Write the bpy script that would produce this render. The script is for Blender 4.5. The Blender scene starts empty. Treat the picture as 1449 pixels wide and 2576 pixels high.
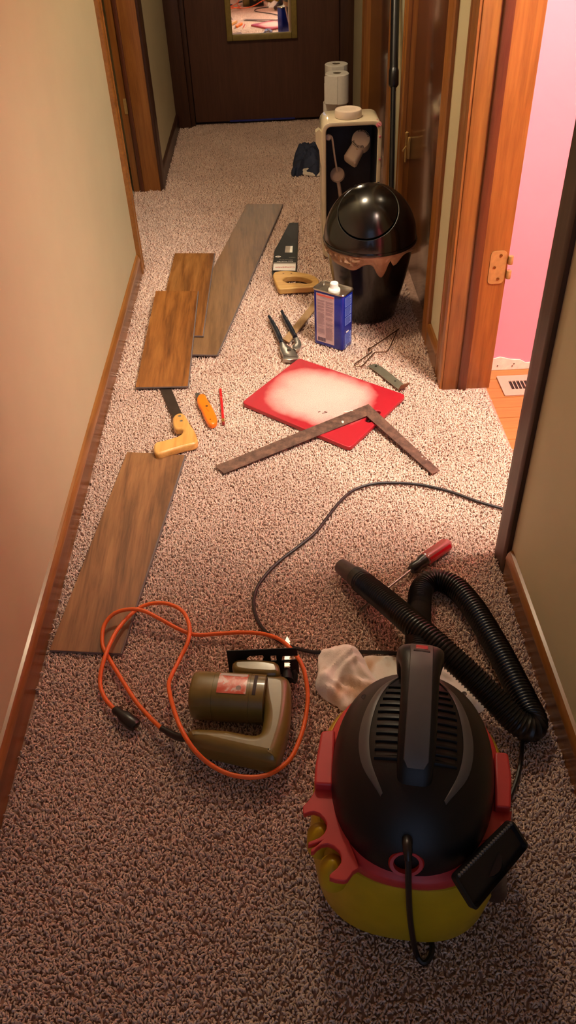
import bpy, bmesh, math, random
import numpy as np
from mathutils import Vector, Matrix
random.seed(7); rng = np.random.default_rng(7)
S = bpy.context.scene
COL = S.collection
# ------------------------------------------------------------------ camera
H = 1.4                                    # eye height of the photographer
RIGHT = Vector((0.998817658, -0.0320036985, -0.0365930275))
DOWN = Vector((-0.0486128012, -0.653105416, -0.755705042))
FWD = Vector((0.000286251859, 0.756590430, -0.653889012))
FPX, CX, CY = 1974.0, 724.5, 1288.0
cd = bpy.data.cameras.new('camera'); cam = bpy.data.objects.new('camera', cd); COL.objects.link(cam)
cd.sensor_fit = 'VERTICAL'; cd.sensor_height = 36.0; cd.lens = FPX / 2576 * 36.0
cd.clip_start = 0.02; cd.clip_end = 50
UP = -DOWN; BACK = -FWD
cam.matrix_world = Matrix(((RIGHT.x, UP.x, BACK.x, 0), (RIGHT.y, UP.y, BACK.y, 0), (RIGHT.z, UP.z, BACK.z, H), (0, 0, 0, 1)))
S.camera = cam
def ray(x, y): return RIGHT * (x - CX) + DOWN * (y - CY) + FWD * FPX
def AT(x, y, z=0.0):                       # photo measurement -> point at height z
    d = ray(x, y); t = (z - H) / d.z; return Vector((d.x * t, d.y * t, z))
def ATY(x, y, Y):                          # -> point on the plane at distance Y
    d = ray(x, y); t = Y / d.y; return Vector((d.x * t, Y, H + d.z * t))
def ATX(x, y, X):
    d = ray(x, y); t = X / d.x; return Vector((X, d.y * t, H + d.z * t))
# ------------------------------------------------------------------ world, lights, exposure
w = bpy.data.worlds.new('world'); S.world = w; w.use_nodes = True
w.node_tree.nodes['Background'].inputs[0].default_value = (0.55, 0.66, 1.0, 1)
w.node_tree.nodes['Background'].inputs[1].default_value = 0.15
ROOM_LAMP = ((1.02, 1.365, 2.36), (1.0, 0.91, 0.78), 54.0, 0.19)     # place, colour, strength of the room's ceiling lamp
HALL_LAMP = ((-0.09, 3.00, 2.38), (1.0, 0.80, 0.55), 29.0, 0.125)    # hall ceiling lamp
S.view_settings.view_transform = 'Standard'; S.view_settings.look = 'None'
S.view_settings.exposure = 2.28; S.view_settings.gamma = 1.0; S.view_settings.use_curve_mapping = False

# ------------------------------------------------------------------ materials
def s2l(c):
    f = lambda v: v / 12.92 if v <= 0.04045 else ((v + 0.055) / 1.055) ** 2.4
    return tuple(f(v / 255.0) for v in c) + (1.0,)
class NT:
    def __init__(s, name):
        s.m = bpy.data.materials.new(name); s.m.use_nodes = True
        s.t = s.m.node_tree; s.b = s.t.nodes['Principled BSDF']
    def n(s, typ, **kw):
        nd = s.t.nodes.new(typ)
        for k, v in kw.items():
            if k in nd.inputs: nd.inputs[k].default_value = v
            else: setattr(nd, k, v)
        return nd
    def l(s, a, b): s.t.links.new(a, b)
    def coords(s, scale=(1, 1, 1), rotz=0.0, loc=(0, 0, 0)):
        tc = s.n('ShaderNodeTexCoord'); mp = s.n('ShaderNodeMapping')
        mp.inputs['Scale'].default_value = scale; mp.inputs['Rotation'].default_value = (0, 0, rotz); mp.inputs['Location'].default_value = loc
        s.l(tc.outputs['Object'], mp.inputs['Vector']); return mp.outputs['Vector']
    def noise(s, vec, scale, detail=4, rough=0.55, dist=0.0):
        nd = s.n('ShaderNodeTexNoise'); nd.inputs['Scale'].default_value = scale; nd.inputs['Detail'].default_value = detail
        nd.inputs['Roughness'].default_value = rough; nd.inputs['Distortion'].default_value = dist
        s.l(vec, nd.inputs['Vector']); return nd.outputs['Fac']
    def ramp(s, fac, stops):
        r = s.n('ShaderNodeValToRGB'); e = r.color_ramp.elements
        while len(e) > 1: e.remove(e[-1])
        e[0].position, e[0].color = stops[0]
        for p, c in stops[1:]:
            k = e.new(p); k.color = c
        s.l(fac, r.inputs['Fac']); return r.outputs['Color']
    def mix(s, fac, a, b, mode='MIX'):
        m = s.n('ShaderNodeMix', data_type='RGBA', blend_type=mode)
        for sock, v in ((m.inputs[0], fac), (m.inputs[6], a), (m.inputs[7], b)):
            if hasattr(v, 'links') or hasattr(v, 'is_linked'): s.l(v, sock)
            else: sock.default_value = v
        return m.outputs[2]
    def bump(s, h, strength=0.3, dist=0.002):
        b = s.n('ShaderNodeBump'); b.inputs['Strength'].default_value = strength; b.inputs['Distance'].default_value = dist
        s.l(h, b.inputs['Height']); s.l(b.outputs['Normal'], s.b.inputs['Normal'])
def plain(name, rgb, rough=0.5, metal=0.0, var=0.12, nscale=30, bump=0.0, bscale=200, coat=0.0, spec=0.5):
    t = NT(name); v = t.coords(); c = s2l(rgb)
    f = t.noise(v, nscale, 3)
    lo = tuple(x * (1 - var) for x in c[:3]) + (1,); hi = tuple(min(1, x * (1 + var)) for x in c[:3]) + (1,)
    t.l(t.ramp(f, [(0.3, lo), (0.7, hi)]), t.b.inputs['Base Color'])
    t.b.inputs['Roughness'].default_value = rough; t.b.inputs['Metallic'].default_value = metal
    t.b.inputs['Specular IOR Level'].default_value = spec
    if coat: t.b.inputs['Coat Weight'].default_value = coat; t.b.inputs['Coat Roughness'].default_value = 0.08
    if bump: t.bump(t.noise(v, bscale, 2), bump, 0.001)
    return t.m
def wood(name, dark, mid, light, rough=0.4, along='Y', rotz=0.0, gs=1.0, coat=0.0, blotch=0.35, streak=150):
    t = NT(name)
    k = 0.055
    sc = {'X': (k, 1, 1), 'Y': (1, k, 1), 'Z': (1, 1, k)}[along]
    v = t.coords(tuple(x * gs for x in sc), rotz)
    f1 = t.noise(v, streak, 6, 0.6, 0.6)
    v2 = t.coords(tuple(x * gs for x in {'X': (.09, 1, 1), 'Y': (1, .09, 1), 'Z': (1, 1, .09)}[along]), rotz, (3.1, 1.7, .4))
    f2 = t.noise(v2, 26, 5, 0.62, 0.7)
    c1 = t.ramp(f1, [(0.25, s2l(dark)), (0.5, s2l(mid)), (0.78, s2l(light))])
    c2 = t.ramp(f2, [(0.36, s2l(dark)), (0.5, s2l(mid)), (0.66, s2l(light))])
    c = t.mix(blotch, c1, c2)
    t.l(c, t.b.inputs['Base Color']); t.b.inputs['Roughness'].default_value = rough
    if coat: t.b.inputs['Coat Weight'].default_value = coat; t.b.inputs['Coat Roughness'].default_value = 0.12
    t.bump(f1, 0.08, 0.0008)
    return t.m
M = {}
M['wall'] = plain('wall_paint', (194, 186, 152), 0.62, var=0.03, nscale=5, bump=0.05, bscale=350)
M['ceil'] = plain('ceiling_paint', (225, 218, 205), 0.9, var=0.03)
M['pink'] = plain('pink_paint', (252, 152, 170), 0.6, var=0.02, nscale=4)
M['plaster'] = plain('torn_plaster', (235, 225, 205), 0.9, var=0.1, nscale=60)
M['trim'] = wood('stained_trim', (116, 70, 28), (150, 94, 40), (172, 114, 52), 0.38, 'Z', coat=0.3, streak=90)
M['trim_shaded'] = wood('shaded_trim', (50, 28, 18), (64, 37, 22), (78, 47, 28), 0.45, 'Z', coat=0.15, streak=90)  # stained trim again, with the shade on it put into the colour
M['stop'] = wood('red_brown_stop', (72, 36, 18), (92, 48, 24), (108, 60, 30), 0.4, 'Z', coat=0.2)
M['base'] = wood('baseboard_wood', (112, 68, 28), (140, 88, 38), (160, 106, 48), 0.34, 'Y', coat=0.4, streak=90)
M['door'] = wood('door_veneer', (76, 42, 26), (94, 53, 32), (108, 64, 40), 0.22, 'Z', coat=0.55, streak=80)
M['door_end'] = wood('end_door_veneer', (74, 47, 36), (88, 57, 43), (102, 67, 50), 0.45, 'Z', streak=80)
M['oak'] = wood('hardwood_oak', (146, 88, 42), (172, 110, 56), (190, 130, 70), 0.3, 'X', coat=0.3, streak=110)
M['greyfloor'] = plain('grey_floor', (150, 140, 125), 0.9, var=0.2, nscale=120)
M['backing'] = plain('carpet_backing', (170, 136, 120), 1.0, var=0.25, nscale=90)
def carpet_mat():
    t = NT('carpet_yarn'); v = t.coords()
    a = t.noise(v, 130, 2); b = t.noise(v, 3.2, 3)
    c = t.ramp(a, [(0.28, s2l((208, 172, 150))), (0.5, s2l((238, 206, 186))), (0.72, s2l((252, 228, 212)))])
    d = t.ramp(b, [(0.35, (0.86, 0.83, 0.82, 1)), (0.65, (1, 1, 1, 1))])
    t.l(t.mix(1.0, c, d, 'MULTIPLY'), t.b.inputs['Base Color'])
    t.b.inputs['Roughness'].default_value = 0.95; t.b.inputs['Specular IOR Level'].default_value = 0.15
    t.b.inputs['Sheen Weight'].default_value = 0.25
    return t.m
M['carpet'] = carpet_mat()

# ------------------------------------------------------------------ building helpers
W = {}
def _link(o, parent, c):
    COL.objects.link(o)
    if parent is not None:
        o.parent = parent; o.location = Vector(c) - W[parent.name]
    else: o.location = c
    W[o.name] = Vector(c)
def tag(o, label=None, cat=None, group=None, kind=None):
    if label: o['label'] = label
    if cat: o['category'] = cat
    if group: o['group'] = group
    if kind: o['kind'] = kind
    return o
def root(name, loc, label, cat, group=None):
    o = bpy.data.objects.new(name, None); o.empty_display_size = 0.05
    _link(o, None, Vector(loc)); return tag(o, label, cat, group)
def from_mesh(name, me, mat, parent=None, smooth=True, origin=None):
    n = len(me.vertices); a = np.empty(n * 3); me.vertices.foreach_get('co', a); a = a.reshape(-1, 3)
    c = Vector(origin) if origin is not None else Vector(((a.min(0) + a.max(0)) / 2).tolist())
    a -= np.array(c); me.vertices.foreach_set('co', a.ravel()); me.update()
    if mat is not None:
        me.materials.clear(); me.materials.append(M[mat] if isinstance(mat, str) else mat)
    if smooth:
        me.polygons.foreach_set('use_smooth', np.ones(len(me.polygons), bool))
        try: me.set_sharp_from_angle(angle=math.radians(38))
        except Exception: pass
    o = bpy.data.objects.new(name, me); _link(o, parent, c); return o
def mesh(name, verts, faces, mat, parent=None, smooth=True, origin=None):
    me = bpy.data.meshes.new(name); me.from_pydata([tuple(v) for v in verts], [], faces); me.validate()
    bm = bmesh.new(); bm.from_mesh(me); bmesh.ops.recalc_face_normals(bm, faces=bm.faces); bm.to_mesh(me); bm.free()
    return from_mesh(name, me, mat, parent, smooth, origin)
def from_bm(name, bm, mat, parent=None, smooth=True):
    bmesh.ops.recalc_face_normals(bm, faces=bm.faces)
    me = bpy.data.meshes.new(name); bm.to_mesh(me); bm.free(); return from_mesh(name, me, mat, parent, smooth)
def bm_box(x0, x1, y0, y1, z0, z1, bevel=0.0, segs=2, rot=None):
    bm = bmesh.new(); bmesh.ops.create_cube(bm, size=1)
    for v in bm.verts: v.co = Vector(((v.co.x + .5) * (x1 - x0) + x0, (v.co.y + .5) * (y1 - y0) + y0, (v.co.z + .5) * (z1 - z0) + z0))
    if bevel: bmesh.ops.bevel(bm, geom=list(bm.edges), offset=bevel, segments=segs, profile=0.5, affect='EDGES')
    if rot is not None:
        for v in bm.verts: v.co = rot @ v.co
    return bm
def box(name, x0, x1, y0, y1, z0, z1, mat, parent=None, bevel=0.0, segs=2, rot=None):
    return from_bm(name, bm_box(x0, x1, y0, y1, z0, z1, bevel, segs, rot), mat, parent)
def prism(name, top, mat, thick, parent=None, bevel=0.0, segs=2):
    """plate: outline points (3D, top surface), extruded down by thick"""
    bm = bmesh.new(); vs = [bm.verts.new(p) for p in top]; f = bm.faces.new(vs)
    r = bmesh.ops.extrude_face_region(bm, geom=[f])
    nv = [e for e in r['geom'] if isinstance(e, bmesh.types.BMVert)]
    for v in nv: v.co.z -= thick
    bmesh.ops.recalc_face_normals(bm, faces=bm.faces)
    if bevel: bmesh.ops.bevel(bm, geom=list(bm.edges), offset=bevel, segments=segs, profile=0.5, affect='EDGES', clamp_overlap=True)
    bmesh.ops.triangulate(bm, faces=[f for f in bm.faces if len(f.verts) > 4])
    return from_bm(name, bm, mat, parent)
def curve_plate(name, outlines, z0, z1, mat, parent=None, bevel=0.002, res=3, xf=None):
    """flat plate with holes, rounded edges, from 2D outlines"""
    cu = bpy.data.curves.new(name, 'CURVE'); cu.dimensions = '2D'; cu.fill_mode = 'BOTH'
    for pts in outlines:
        sp = cu.splines.new('POLY'); sp.points.add(len(pts) - 1); sp.use_cyclic_u = True
        for p, q in zip(sp.points, pts): p.co = (q[0], q[1], 0, 1)
    cu.extrude = max((z1 - z0) / 2 - bevel, 0.00005); cu.bevel_depth = bevel; cu.bevel_resolution = res; cu.offset = -bevel
    tmp = bpy.data.objects.new('tmp', cu); COL.objects.link(tmp)
    dg = bpy.context.evaluated_depsgraph_get()
    me = bpy.data.meshes.new_from_object(tmp.evaluated_get(dg)); bpy.data.objects.remove(tmp); bpy.data.curves.remove(cu)
    me.name = name
    me.transform(Matrix.Translation((0, 0, (z0 + z1) / 2)))
    if xf is not None: me.transform(xf)
    return from_mesh(name, me, mat, parent)
def smooth_poly(pts, n=4, closed=True):
    """Catmull-Rom through the points"""
    P = [Vector(p) for p in pts]; N = len(P); out = []
    rngk = range(N) if closed else range(N - 1)
    for i in rngk:
        if closed: a, b, c, d = P[(i - 1) % N], P[i], P[(i + 1) % N], P[(i + 2) % N]
        else: a, b, c, d = P[max(i - 1, 0)], P[i], P[i + 1], P[min(i + 2, N - 1)]
        for k in range(n):
            t = k / n
            out.append(0.5 * ((2 * b) + (c - a) * t + (2 * a - 5 * b + 4 * c - d) * t * t + (3 * b - a - 3 * c + d) * t ** 3))
    if not closed: out.append(P[-1].copy())
    return out
def round_poly(pts, r, n=5):
    P = [Vector(p) for p in pts]; out = []
    for i in range(len(P)):
        a, b, c = P[i - 1], P[i], P[(i + 1) % len(P)]
        u = (a - b); v = (c - b); rr = min(r, u.length * .45, v.length * .45); u.normalize(); v.normalize()
        p, q = b + u * rr, b + v * rr
        for k in range(n + 1):
            t = k / n; out.append(p * (1 - t) ** 2 + b * 2 * t * (1 - t) + q * t * t)
    return out
def resample(P, step):
    P = [Vector(p) for p in P]; L = [0]
    for a, b in zip(P, P[1:]): L.append(L[-1] + (b - a).length)
    n = max(2, int(L[-1] / step)); out = []; j = 0
    for k in range(n + 1):
        s = L[-1] * k / n
        while j < len(L) - 2 and L[j + 1] < s: j += 1
        t = (s - L[j]) / max(L[j + 1] - L[j], 1e-9); out.append(P[j].lerp(P[j + 1], t))
    return out, L[-1]
def tube(name, pts, rad, mat, parent=None, segs=10, sub=6, smooth=True, closed=False, caps=True, flat=None):
    """swept round tube; rad may be number or list (per sample of pts when sub==0)"""
    P = smooth_poly(pts, sub, closed) if sub else [Vector(p) for p in pts]
    N = len(P); R = rad if hasattr(rad, '__len__') else [rad] * N
    if len(R) != N: R = [R[min(int(i * len(R) / N), len(R) - 1)] for i in range(N)]
    T = []
    for i in range(N):
        a = P[(i - 1) % N] if closed else P[max(i - 1, 0)]; b = P[(i + 1) % N] if closed else P[min(i + 1, N - 1)]
        t = (b - a); T.append(t.normalized() if t.length > 1e-9 else Vector((0, 0, 1)))
    up = Vector((0, 0, 1)) if abs(T[0].z) < 0.9 else Vector((1, 0, 0))
    nrm = (up - T[0] * up.dot(T[0])).normalized()
    V = []; F = []
    for i in range(N):
        nrm = (nrm - T[i] * nrm.dot(T[i])).normalized(); bn = T[i].cross(nrm)
        fx, fz = flat if flat else (1, 1)
        for k in range(segs):
            a = 2 * math.pi * k / segs
            V.append(P[i] + nrm * (math.cos(a) * R[i] * fz) + bn * (math.sin(a) * R[i] * fx))
    for i in range(N if closed else N - 1):
        j = (i + 1) % N
        for k in range(segs):
            l = (k + 1) % segs; F.append((i * segs + k, i * segs + l, j * segs + l, j * segs + k))
    if caps and not closed:
        F.append(tuple(range(segs))[::-1]); F.append(tuple((N - 1) * segs + k for k in range(segs)))
    return mesh(name, V, F, mat, parent, smooth)
def lathe(name, prof, centre, mat, parent=None, segs=32, axis=None, sx=1, sy=1, close=True):
    """profile [(r, z)] round the z axis (or axis vector) at centre"""
    V = []; F = []; n = len(prof)
    for r, z in prof:
        for k in range(segs):
            a = 2 * math.pi * k / segs; V.append(Vector((r * math.cos(a) * sx, r * math.sin(a) * sy, z)))
    for i in range(n - 1):
        for k in range(segs):
            l = (k + 1) % segs; F.append((i * segs + k, i * segs + l, (i + 1) * segs + l, (i + 1) * segs + k))
    if close:
        F.append(tuple(range(segs))[::-1]); F.append(tuple((n - 1) * segs + k for k in range(segs)))
    if axis is not None:
        q = Vector((0, 0, 1)).rotation_difference(Vector(axis).normalized()); V = [q @ v for v in V]
    c = Vector(centre); V = [v + c for v in V]
    return mesh(name, V, F, mat, parent)
def loft(name, rings, mat, parent=None, caps=(True, True), smooth=True):
    n = len(rings[0]); V = [p for r in rings for p in r]; F = []
    for i in range(len(rings) - 1):
        for k in range(n):
            l = (k + 1) % n; F.append((i * n + k, i * n + l, (i + 1) * n + l, (i + 1) * n + k))
    if caps[0]: F.append(tuple(range(n))[::-1])
    if caps[1]: F.append(tuple((len(rings) - 1) * n + k for k in range(n)))
    return mesh(name, V, F, mat, parent, smooth)
def text(name, s, size, mat, xf, parent=None, extrude=0.0002, bold=0.0):
    cu = bpy.data.curves.new(name, 'FONT'); cu.body = s; cu.size = size; cu.extrude = extrude; cu.align_x = 'CENTER'; cu.align_y = 'CENTER'; cu.offset = bold
    cu.resolution_u = 2
    tmp = bpy.data.objects.new('tmp', cu); COL.objects.link(tmp)
    dg = bpy.context.evaluated_depsgraph_get()
    me = bpy.data.meshes.new_from_object(tmp.evaluated_get(dg)); bpy.data.objects.remove(tmp); bpy.data.curves.remove(cu)
    me.name = name; me.transform(xf); return from_mesh(name, me, mat, parent, smooth=False)
def struct(o, label, cat): return tag(o, label, cat, kind='structure')
def superring(a, b, z, n=48, p=2.5, c=(0, 0)):
    out = []
    for k in range(n):
        t = 2 * math.pi * k / n; ct, st = math.cos(t), math.sin(t)
        out.append(Vector((c[0] + a * math.copysign(abs(ct) ** (2 / p), ct), c[1] + b * math.copysign(abs(st) ** (2 / p), st), z)))
    return out
def joinboxes(name, boxes, mat, parent=None, xf=None):
    V = []; F = []
    for (x0, x1, y0, y1, z0, z1) in boxes:
        b = len(V)
        for x in (x0, x1):
            for y in (y0, y1):
                for z in (z0, z1): V.append(Vector((x, y, z)))
        for f in ((0, 1, 3, 2), (4, 6, 7, 5), (0, 4, 5, 1), (2, 3, 7, 6), (0, 2, 6, 4), (1, 5, 7, 3)): F.append(tuple(b + i for i in f))
    if xf is not None: V = [xf @ v for v in V]
    return mesh(name, V, F, mat, parent, smooth=False)
# ================================================================== THE SETTING
XL, XR, CH = -0.586, 0.535, 2.44
YB, YE = -1.6, 5.44
# floors
fl = struct(box('floor', XL - 0.145, XR + 0.14, YB, 5.54, -0.05, -0.0095, 'backing'), 'beige pink carpet floor of the hallway', 'floor')
def carpet():
    cell = []
    def area(x0, x1, y0, y1, dens, seg):
        n = int((x1 - x0) * (y1 - y0) * dens)
        s = 1 / math.sqrt(dens)
        nx = max(1, int((x1 - x0) / s)); ny = max(1, int((y1 - y0) / s))
        gx, gy = np.meshgrid((np.arange(nx) + .5) / nx, (np.arange(ny) + .5) / ny)
        p = np.stack([gx.ravel() * (x1 - x0) + x0, gy.ravel() * (y1 - y0) + y0], 1)
        p += rng.uniform(-.55, .55, p.shape) * s
        p[:, 0] = np.clip(p[:, 0], x0, x1)
        cell.append((p, seg))
    area(-0.566, 0.518, 0.05, 2.35, 48000, 2)
    area(0.518, 0.665, 1.43, 2.19, 48000, 2)
    area(-0.566, 0.518, 2.35, 5.47, 21000, 1)
    area(-0.725, -0.566, 3.33, 4.27, 21000, 1)
    VV = []; FF = []; base = 0
    for p, seg in cell:
        n = len(p); big = 1.0 if seg == 2 else 1.3
        # neighbouring tufts lean in loosely shared directions
        th = rng.uniform(0, 2 * np.pi, n) * .75 + 2.2 * np.sin(p[:, 0] * 37 + 3 * np.sin(p[:, 1] * 23)) + 2.0 * np.sin(p[:, 1] * 31 + 2 * np.sin(p[:, 0] * 29))
        ln = rng.uniform(.004, .0120, n) * big
        zt = rng.uniform(-.0040, .0018, n)
        r = rng.uniform(.0015, .0023, n) * big
        d = np.stack([np.cos(th), np.sin(th)], 1); q = np.stack([-d[:, 1], d[:, 0]], 1)
        lv = [(0.0, -.0125, 1.0), (0.42, None, 1.15), (1.0, None, .62)] if seg == 2 else [(0.0, -.0125, 1.0), (1.0, None, .75)]
        ring = []
        for li, (s, z, rr) in enumerate(lv):
            zz = np.full(n, -.0125) if li == 0 else (zt + (.001 if (seg == 2 and li == 1) else -.0015 if li == 2 else 0))
            cx = p[:, 0] + d[:, 0] * ln * s; cy = p[:, 1] + d[:, 1] * ln * s
            for k in range(3):
                a = 2 * np.pi * k / 3 + np.pi / 2
                off = np.cos(a) * r * rr; up = np.sin(a) * r * rr
                # upright at the base, lying over at the tip
                tilt = [0.15, .6, .9][li] if seg == 2 else [0.15, .8][li]
                ring.append(np.stack([cx + q[:, 0] * off - d[:, 0] * up * (1 - tilt), cy + q[:, 1] * off - d[:, 1] * up * (1 - tilt), zz + up * tilt], 1))
        nv = len(ring); V = np.stack(ring, 1).reshape(-1, 3)
        idx = np.arange(n)[:, None] * nv + base
        fs = []
        for li in range(len(lv) - 1):
            for k in range(3):
                a, b = li * 3 + k, li * 3 + (k + 1) % 3
                fs.append(np.stack([idx[:, 0] + a, idx[:, 0] + b, idx[:, 0] + b + 3], 1)); fs.append(np.stack([idx[:, 0] + a, idx[:, 0] + b + 3, idx[:, 0] + a + 3], 1))
        t = (len(lv) - 1) * 3
        fs.append(np.stack([idx[:, 0] + t, idx[:, 0] + t + 1, idx[:, 0] + t + 2], 1))
        VV.append(V); FF.append(np.concatenate(fs)); base += len(V)
    V = np.concatenate(VV); F = np.concatenate(FF).astype(np.int32)
    me = bpy.data.meshes.new('carpet_pile')
    me.vertices.add(len(V)); me.vertices.foreach_set('co', V.ravel())
    me.loops.add(len(F) * 3); me.loops.foreach_set('vertex_index', F.ravel())
    me.polygons.add(len(F)); me.polygons.foreach_set('loop_start', np.arange(len(F), dtype=np.int32) * 3)
    me.polygons.foreach_set('use_smooth', np.ones(len(F), bool))
    me.update(calc_edges=True)
    me.materials.append(M['carpet'])
    o = bpy.data.objects.new('carpet_pile', me); _link(o, fl, Vector((0, 0, 0)))
    o['label'] = 'beige pink shag carpet pile'; o['kind'] = 'stuff'
carpet()
# pink room floor of oak boards
rf = struct(box('floor_room', 0.66, 3.4, -0.9, 2.34, -0.06, -0.024, 'backing'), 'oak strip floor of the pink room', 'floor')
bm0 = None
for i in range(14):
    y1 = 2.318 - i * 0.0572; x0 = 0.67; x1 = 3.38
    o = box('plank', x0, x1, y1 - 0.0566, y1, -0.024, -0.010 - 0.0004 * (i % 2), 'oak', rf, 0.0009, 1)
sub = box('plank', 0.67, 3.38, -0.88, 2.318 - 14 * .0572, -0.024, -0.0105, 'oak', rf); sub['kind'] = 'stuff'
struct(box('floor_side', -1.9, XL - 0.145, 3.0, 4.7, -0.05, -0.008, 'greyfloor'), 'pale grey floor beyond the doorway in the left wall', 'floor')

def wallbox(name, x0, x1, y0, y1, z0, z1, mat, label): return struct(box(name, x0, x1, y0, y1, z0, z1, mat), label, 'wall')
# left wall: long near stretch, door opening 3.31-4.28, short stretch
wallbox('wall_left', XL - 0.12, XL, YB, 3.24, -0.05, CH, 'wall', 'long beige painted wall on the left side of the hallway')
wallbox('wall_left_far', XL - 0.12, XL, 4.36, YE, -0.05, CH, 'wall', 'short beige wall between the left doorway and the end door')
wallbox('wall_left_header', XL - 0.12, XL, 3.24, 4.36, 2.08, CH, 'wall', 'beige wall above the left doorway')
wallbox('wall_right', XR, XR + 0.12, YB, 1.36, -0.05, CH, 'wall', 'beige wall on the right in front of the open pink doorway')
wallbox('wall_right_middle', XR, XR + 0.12, 2.26, 2.52, -0.05, CH, 'wall', 'narrow beige wall strip between the two right door casings')
wallbox('wall_right_between', XR, XR + 0.12, 3.36, 3.72, -0.05, CH, 'wall', 'wall between the two closed doors on the right')
wallbox('wall_right_far', XR, XR + 0.12, 4.80, YE, -0.05, CH, 'wall', 'beige wall at the far right corner behind the paper rolls')
wallbox('wall_right_header', XR, XR + 0.12, 1.36, 2.26, 2.08, CH, 'wall', 'beige wall above the pink room doorway')
wallbox('wall_right_header_far', XR, XR + 0.12, 2.52, 3.36, 2.08, CH, 'wall', 'beige wall above the nearer closed door')
wallbox('wall_right_header_end', XR, XR + 0.12, 3.72, 4.80, 2.08, CH, 'wall', 'beige wall above the farther closed door')
wallbox('wall_end', XL - 0.12, XR + 0.12, 5.54, 5.60, -0.05, CH, 'door_end', 'end wall of the hallway behind the brown door')
# pink room shell
wp = wallbox('wall_room_far', XR + 0.12, 3.5, 2.32, 2.42, -0.05, CH, 'pink', 'bright pink painted wall inside the room on the right')
wallbox('wall_room_side', 3.4, 3.5, -0.9, 2.32, -0.05, CH, 'pink', 'pink wall at the far side of the room')
wallbox('wall_room_near', XR + 0.12, 3.5, -1.0, -0.9, -0.05, CH, 'pink', 'pink wall at the near end of the room')
wallbox('wall_room_inner', XR + 0.12, XR + 0.13, -0.9, 1.36, -0.05, CH, 'pink', 'pink room side of the hallway wall')
# torn drywall paper where the room baseboard was pulled off
top = [(0.66, .026), (0.70, .030), (0.74, .040), (0.755, .036), (0.775, .030), (0.81, .026), (0.83, .014), (0.86, .016), (0.90, .024), (0.96, .027), (1.05, .022), (1.2, .03), (1.6, .024)]
V = []; F = []
for x, z in top: V += [(x, 2.316, -0.009), (x, 2.3165, z), (x, 2.321, -0.009), (x, 2.321, z)]
for i in range(len(top) - 1):
    a = i * 4; F += [(a, a + 4, a + 5, a + 1), (a + 1, a + 5, a + 7, a + 3)]
mesh('torn_plaster', V, F, 'plaster', wp)
for (x, y) in ((0.735, .008), (0.785, .005), (0.79, .013)):
    lathe('nail_hole', [(.0025, 0), (.002, .001)], (x, 2.3155, y), 'stop', wp, 8, (0, -1, 0))
struct(box('ceiling', XL - 0.12, 3.5, YB, 5.6, CH, CH + 0.05, 'ceil'), 'white ceiling above the hallway and the room', 'ceiling')
wallbox('wall_side_room', -1.95, -1.85, 2.9, 4.8, -0.05, CH, 'wall', 'wall of the dark room beyond the left doorway')
wallbox('wall_side_room_far', -1.9, XL - .12, 4.7, 4.8, -0.05, CH, 'wall', 'far wall of the dark room beyond the left doorway')
wallbox('wall_side_room_near', -1.9, XL - .12, 2.9, 3.0, -0.05, CH, 'wall', 'near wall of the dark room beyond the left doorway')
struct(box('ceiling_side', -1.95, XL - .12, 2.9, 4.8, CH, CH + .05, 'ceil'), 'ceiling of the side room', 'ceiling')

# baseboards with a rounded top bead
def baseboard(name, x, side, y0, y1, label, mat='base'):
    prof = [(0, -.012), (.013, -.012), (.013, .052), (.0145, .054), (.0145, .060), (.012, .071), (.007, .079), (0, .081)]
    rings = [[Vector((x + side * a, y, z)) for a, z in prof] for y in (y0, y1)]
    struct(loft(name, rings, mat), label, 'baseboard')
baseboard('baseboard_left', XL, 1, YB, 3.225, 'orange stained wooden baseboard along the long left wall')
baseboard('baseboard_left_far', XL, 1, 4.365, YE - .02, 'shade-darkened wooden baseboard below the short left wall', 'trim_shaded')
baseboard('baseboard_right', XR, -1, YB, 1.345, 'orange stained wooden baseboard along the near right wall')
baseboard('baseboard_right_middle', XR, -1, 2.318, 2.505, 'short stained baseboard below the narrow right wall strip')
baseboard('baseboard_right_far', XR, -1, 4.87, YE - .02, 'shade-darkened baseboard in the far right corner', 'trim_shaded')

def casing(name, side, x, y0, y1, flip, label, mat='trim', z1=2.14):
    """moulded door casing board on a side wall; thick edge at y0 when flip=0 else at y1"""
    wd = y1 - y0
    pr = [(0, 0), (0, .010), (.10, .015), (.22, .0155), (.26, .012), (.32, .0125), (.70, .0165), (.80, .0175), (.92, .0175), (1, .013), (1, 0)]
    ring = lambda z: [Vector((x + side * d, (y0 + wd * t) if not flip else (y1 - wd * t), z)) for t, d in pr]
    return struct(loft(name, [ring(-.012), ring(z1)], mat), label, 'door casing')
# --- open doorway to the pink room (right wall)
casing('trim_1', -1, XR, 1.355, 1.425, 0, 'brown door casing in a shade-darkened tone at the near side of the pink doorway', 'trim_shaded')
t1 = struct(box('trim_2', XR - .001, XR + .125, 1.36, 1.425, -.012, 2.08, 'trim_shaded', bevel=.002), 'near jamb of the open pink doorway', 'door jamb')
casing('trim_3', -1, XR, 2.215, 2.315, 1, 'stained wooden casing with worn edge at the far side of the pink doorway')
jb = struct(box('trim_4', XR - .006, 0.685, 2.21, 2.262, -.012, 2.08, 'trim', bevel=.003), 'orange brown far jamb with brass hinge of the open pink doorway', 'door jamb')
box('door_stop', .578, .606, 2.198, 2.2105, -.012, 2.07, 'stop', jb, .004, 3)
struct(box('trim_5', XR, .66, 1.36, 2.26, 2.04, 2.08, 'trim'), 'head jamb of the open pink doorway', 'door jamb')
struct(box('trim_15', XR - .016, XR, 1.355, 2.315, 2.06, 2.14, 'trim', bevel=.003), 'head casing above the pink doorway', 'door casing')
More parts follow.
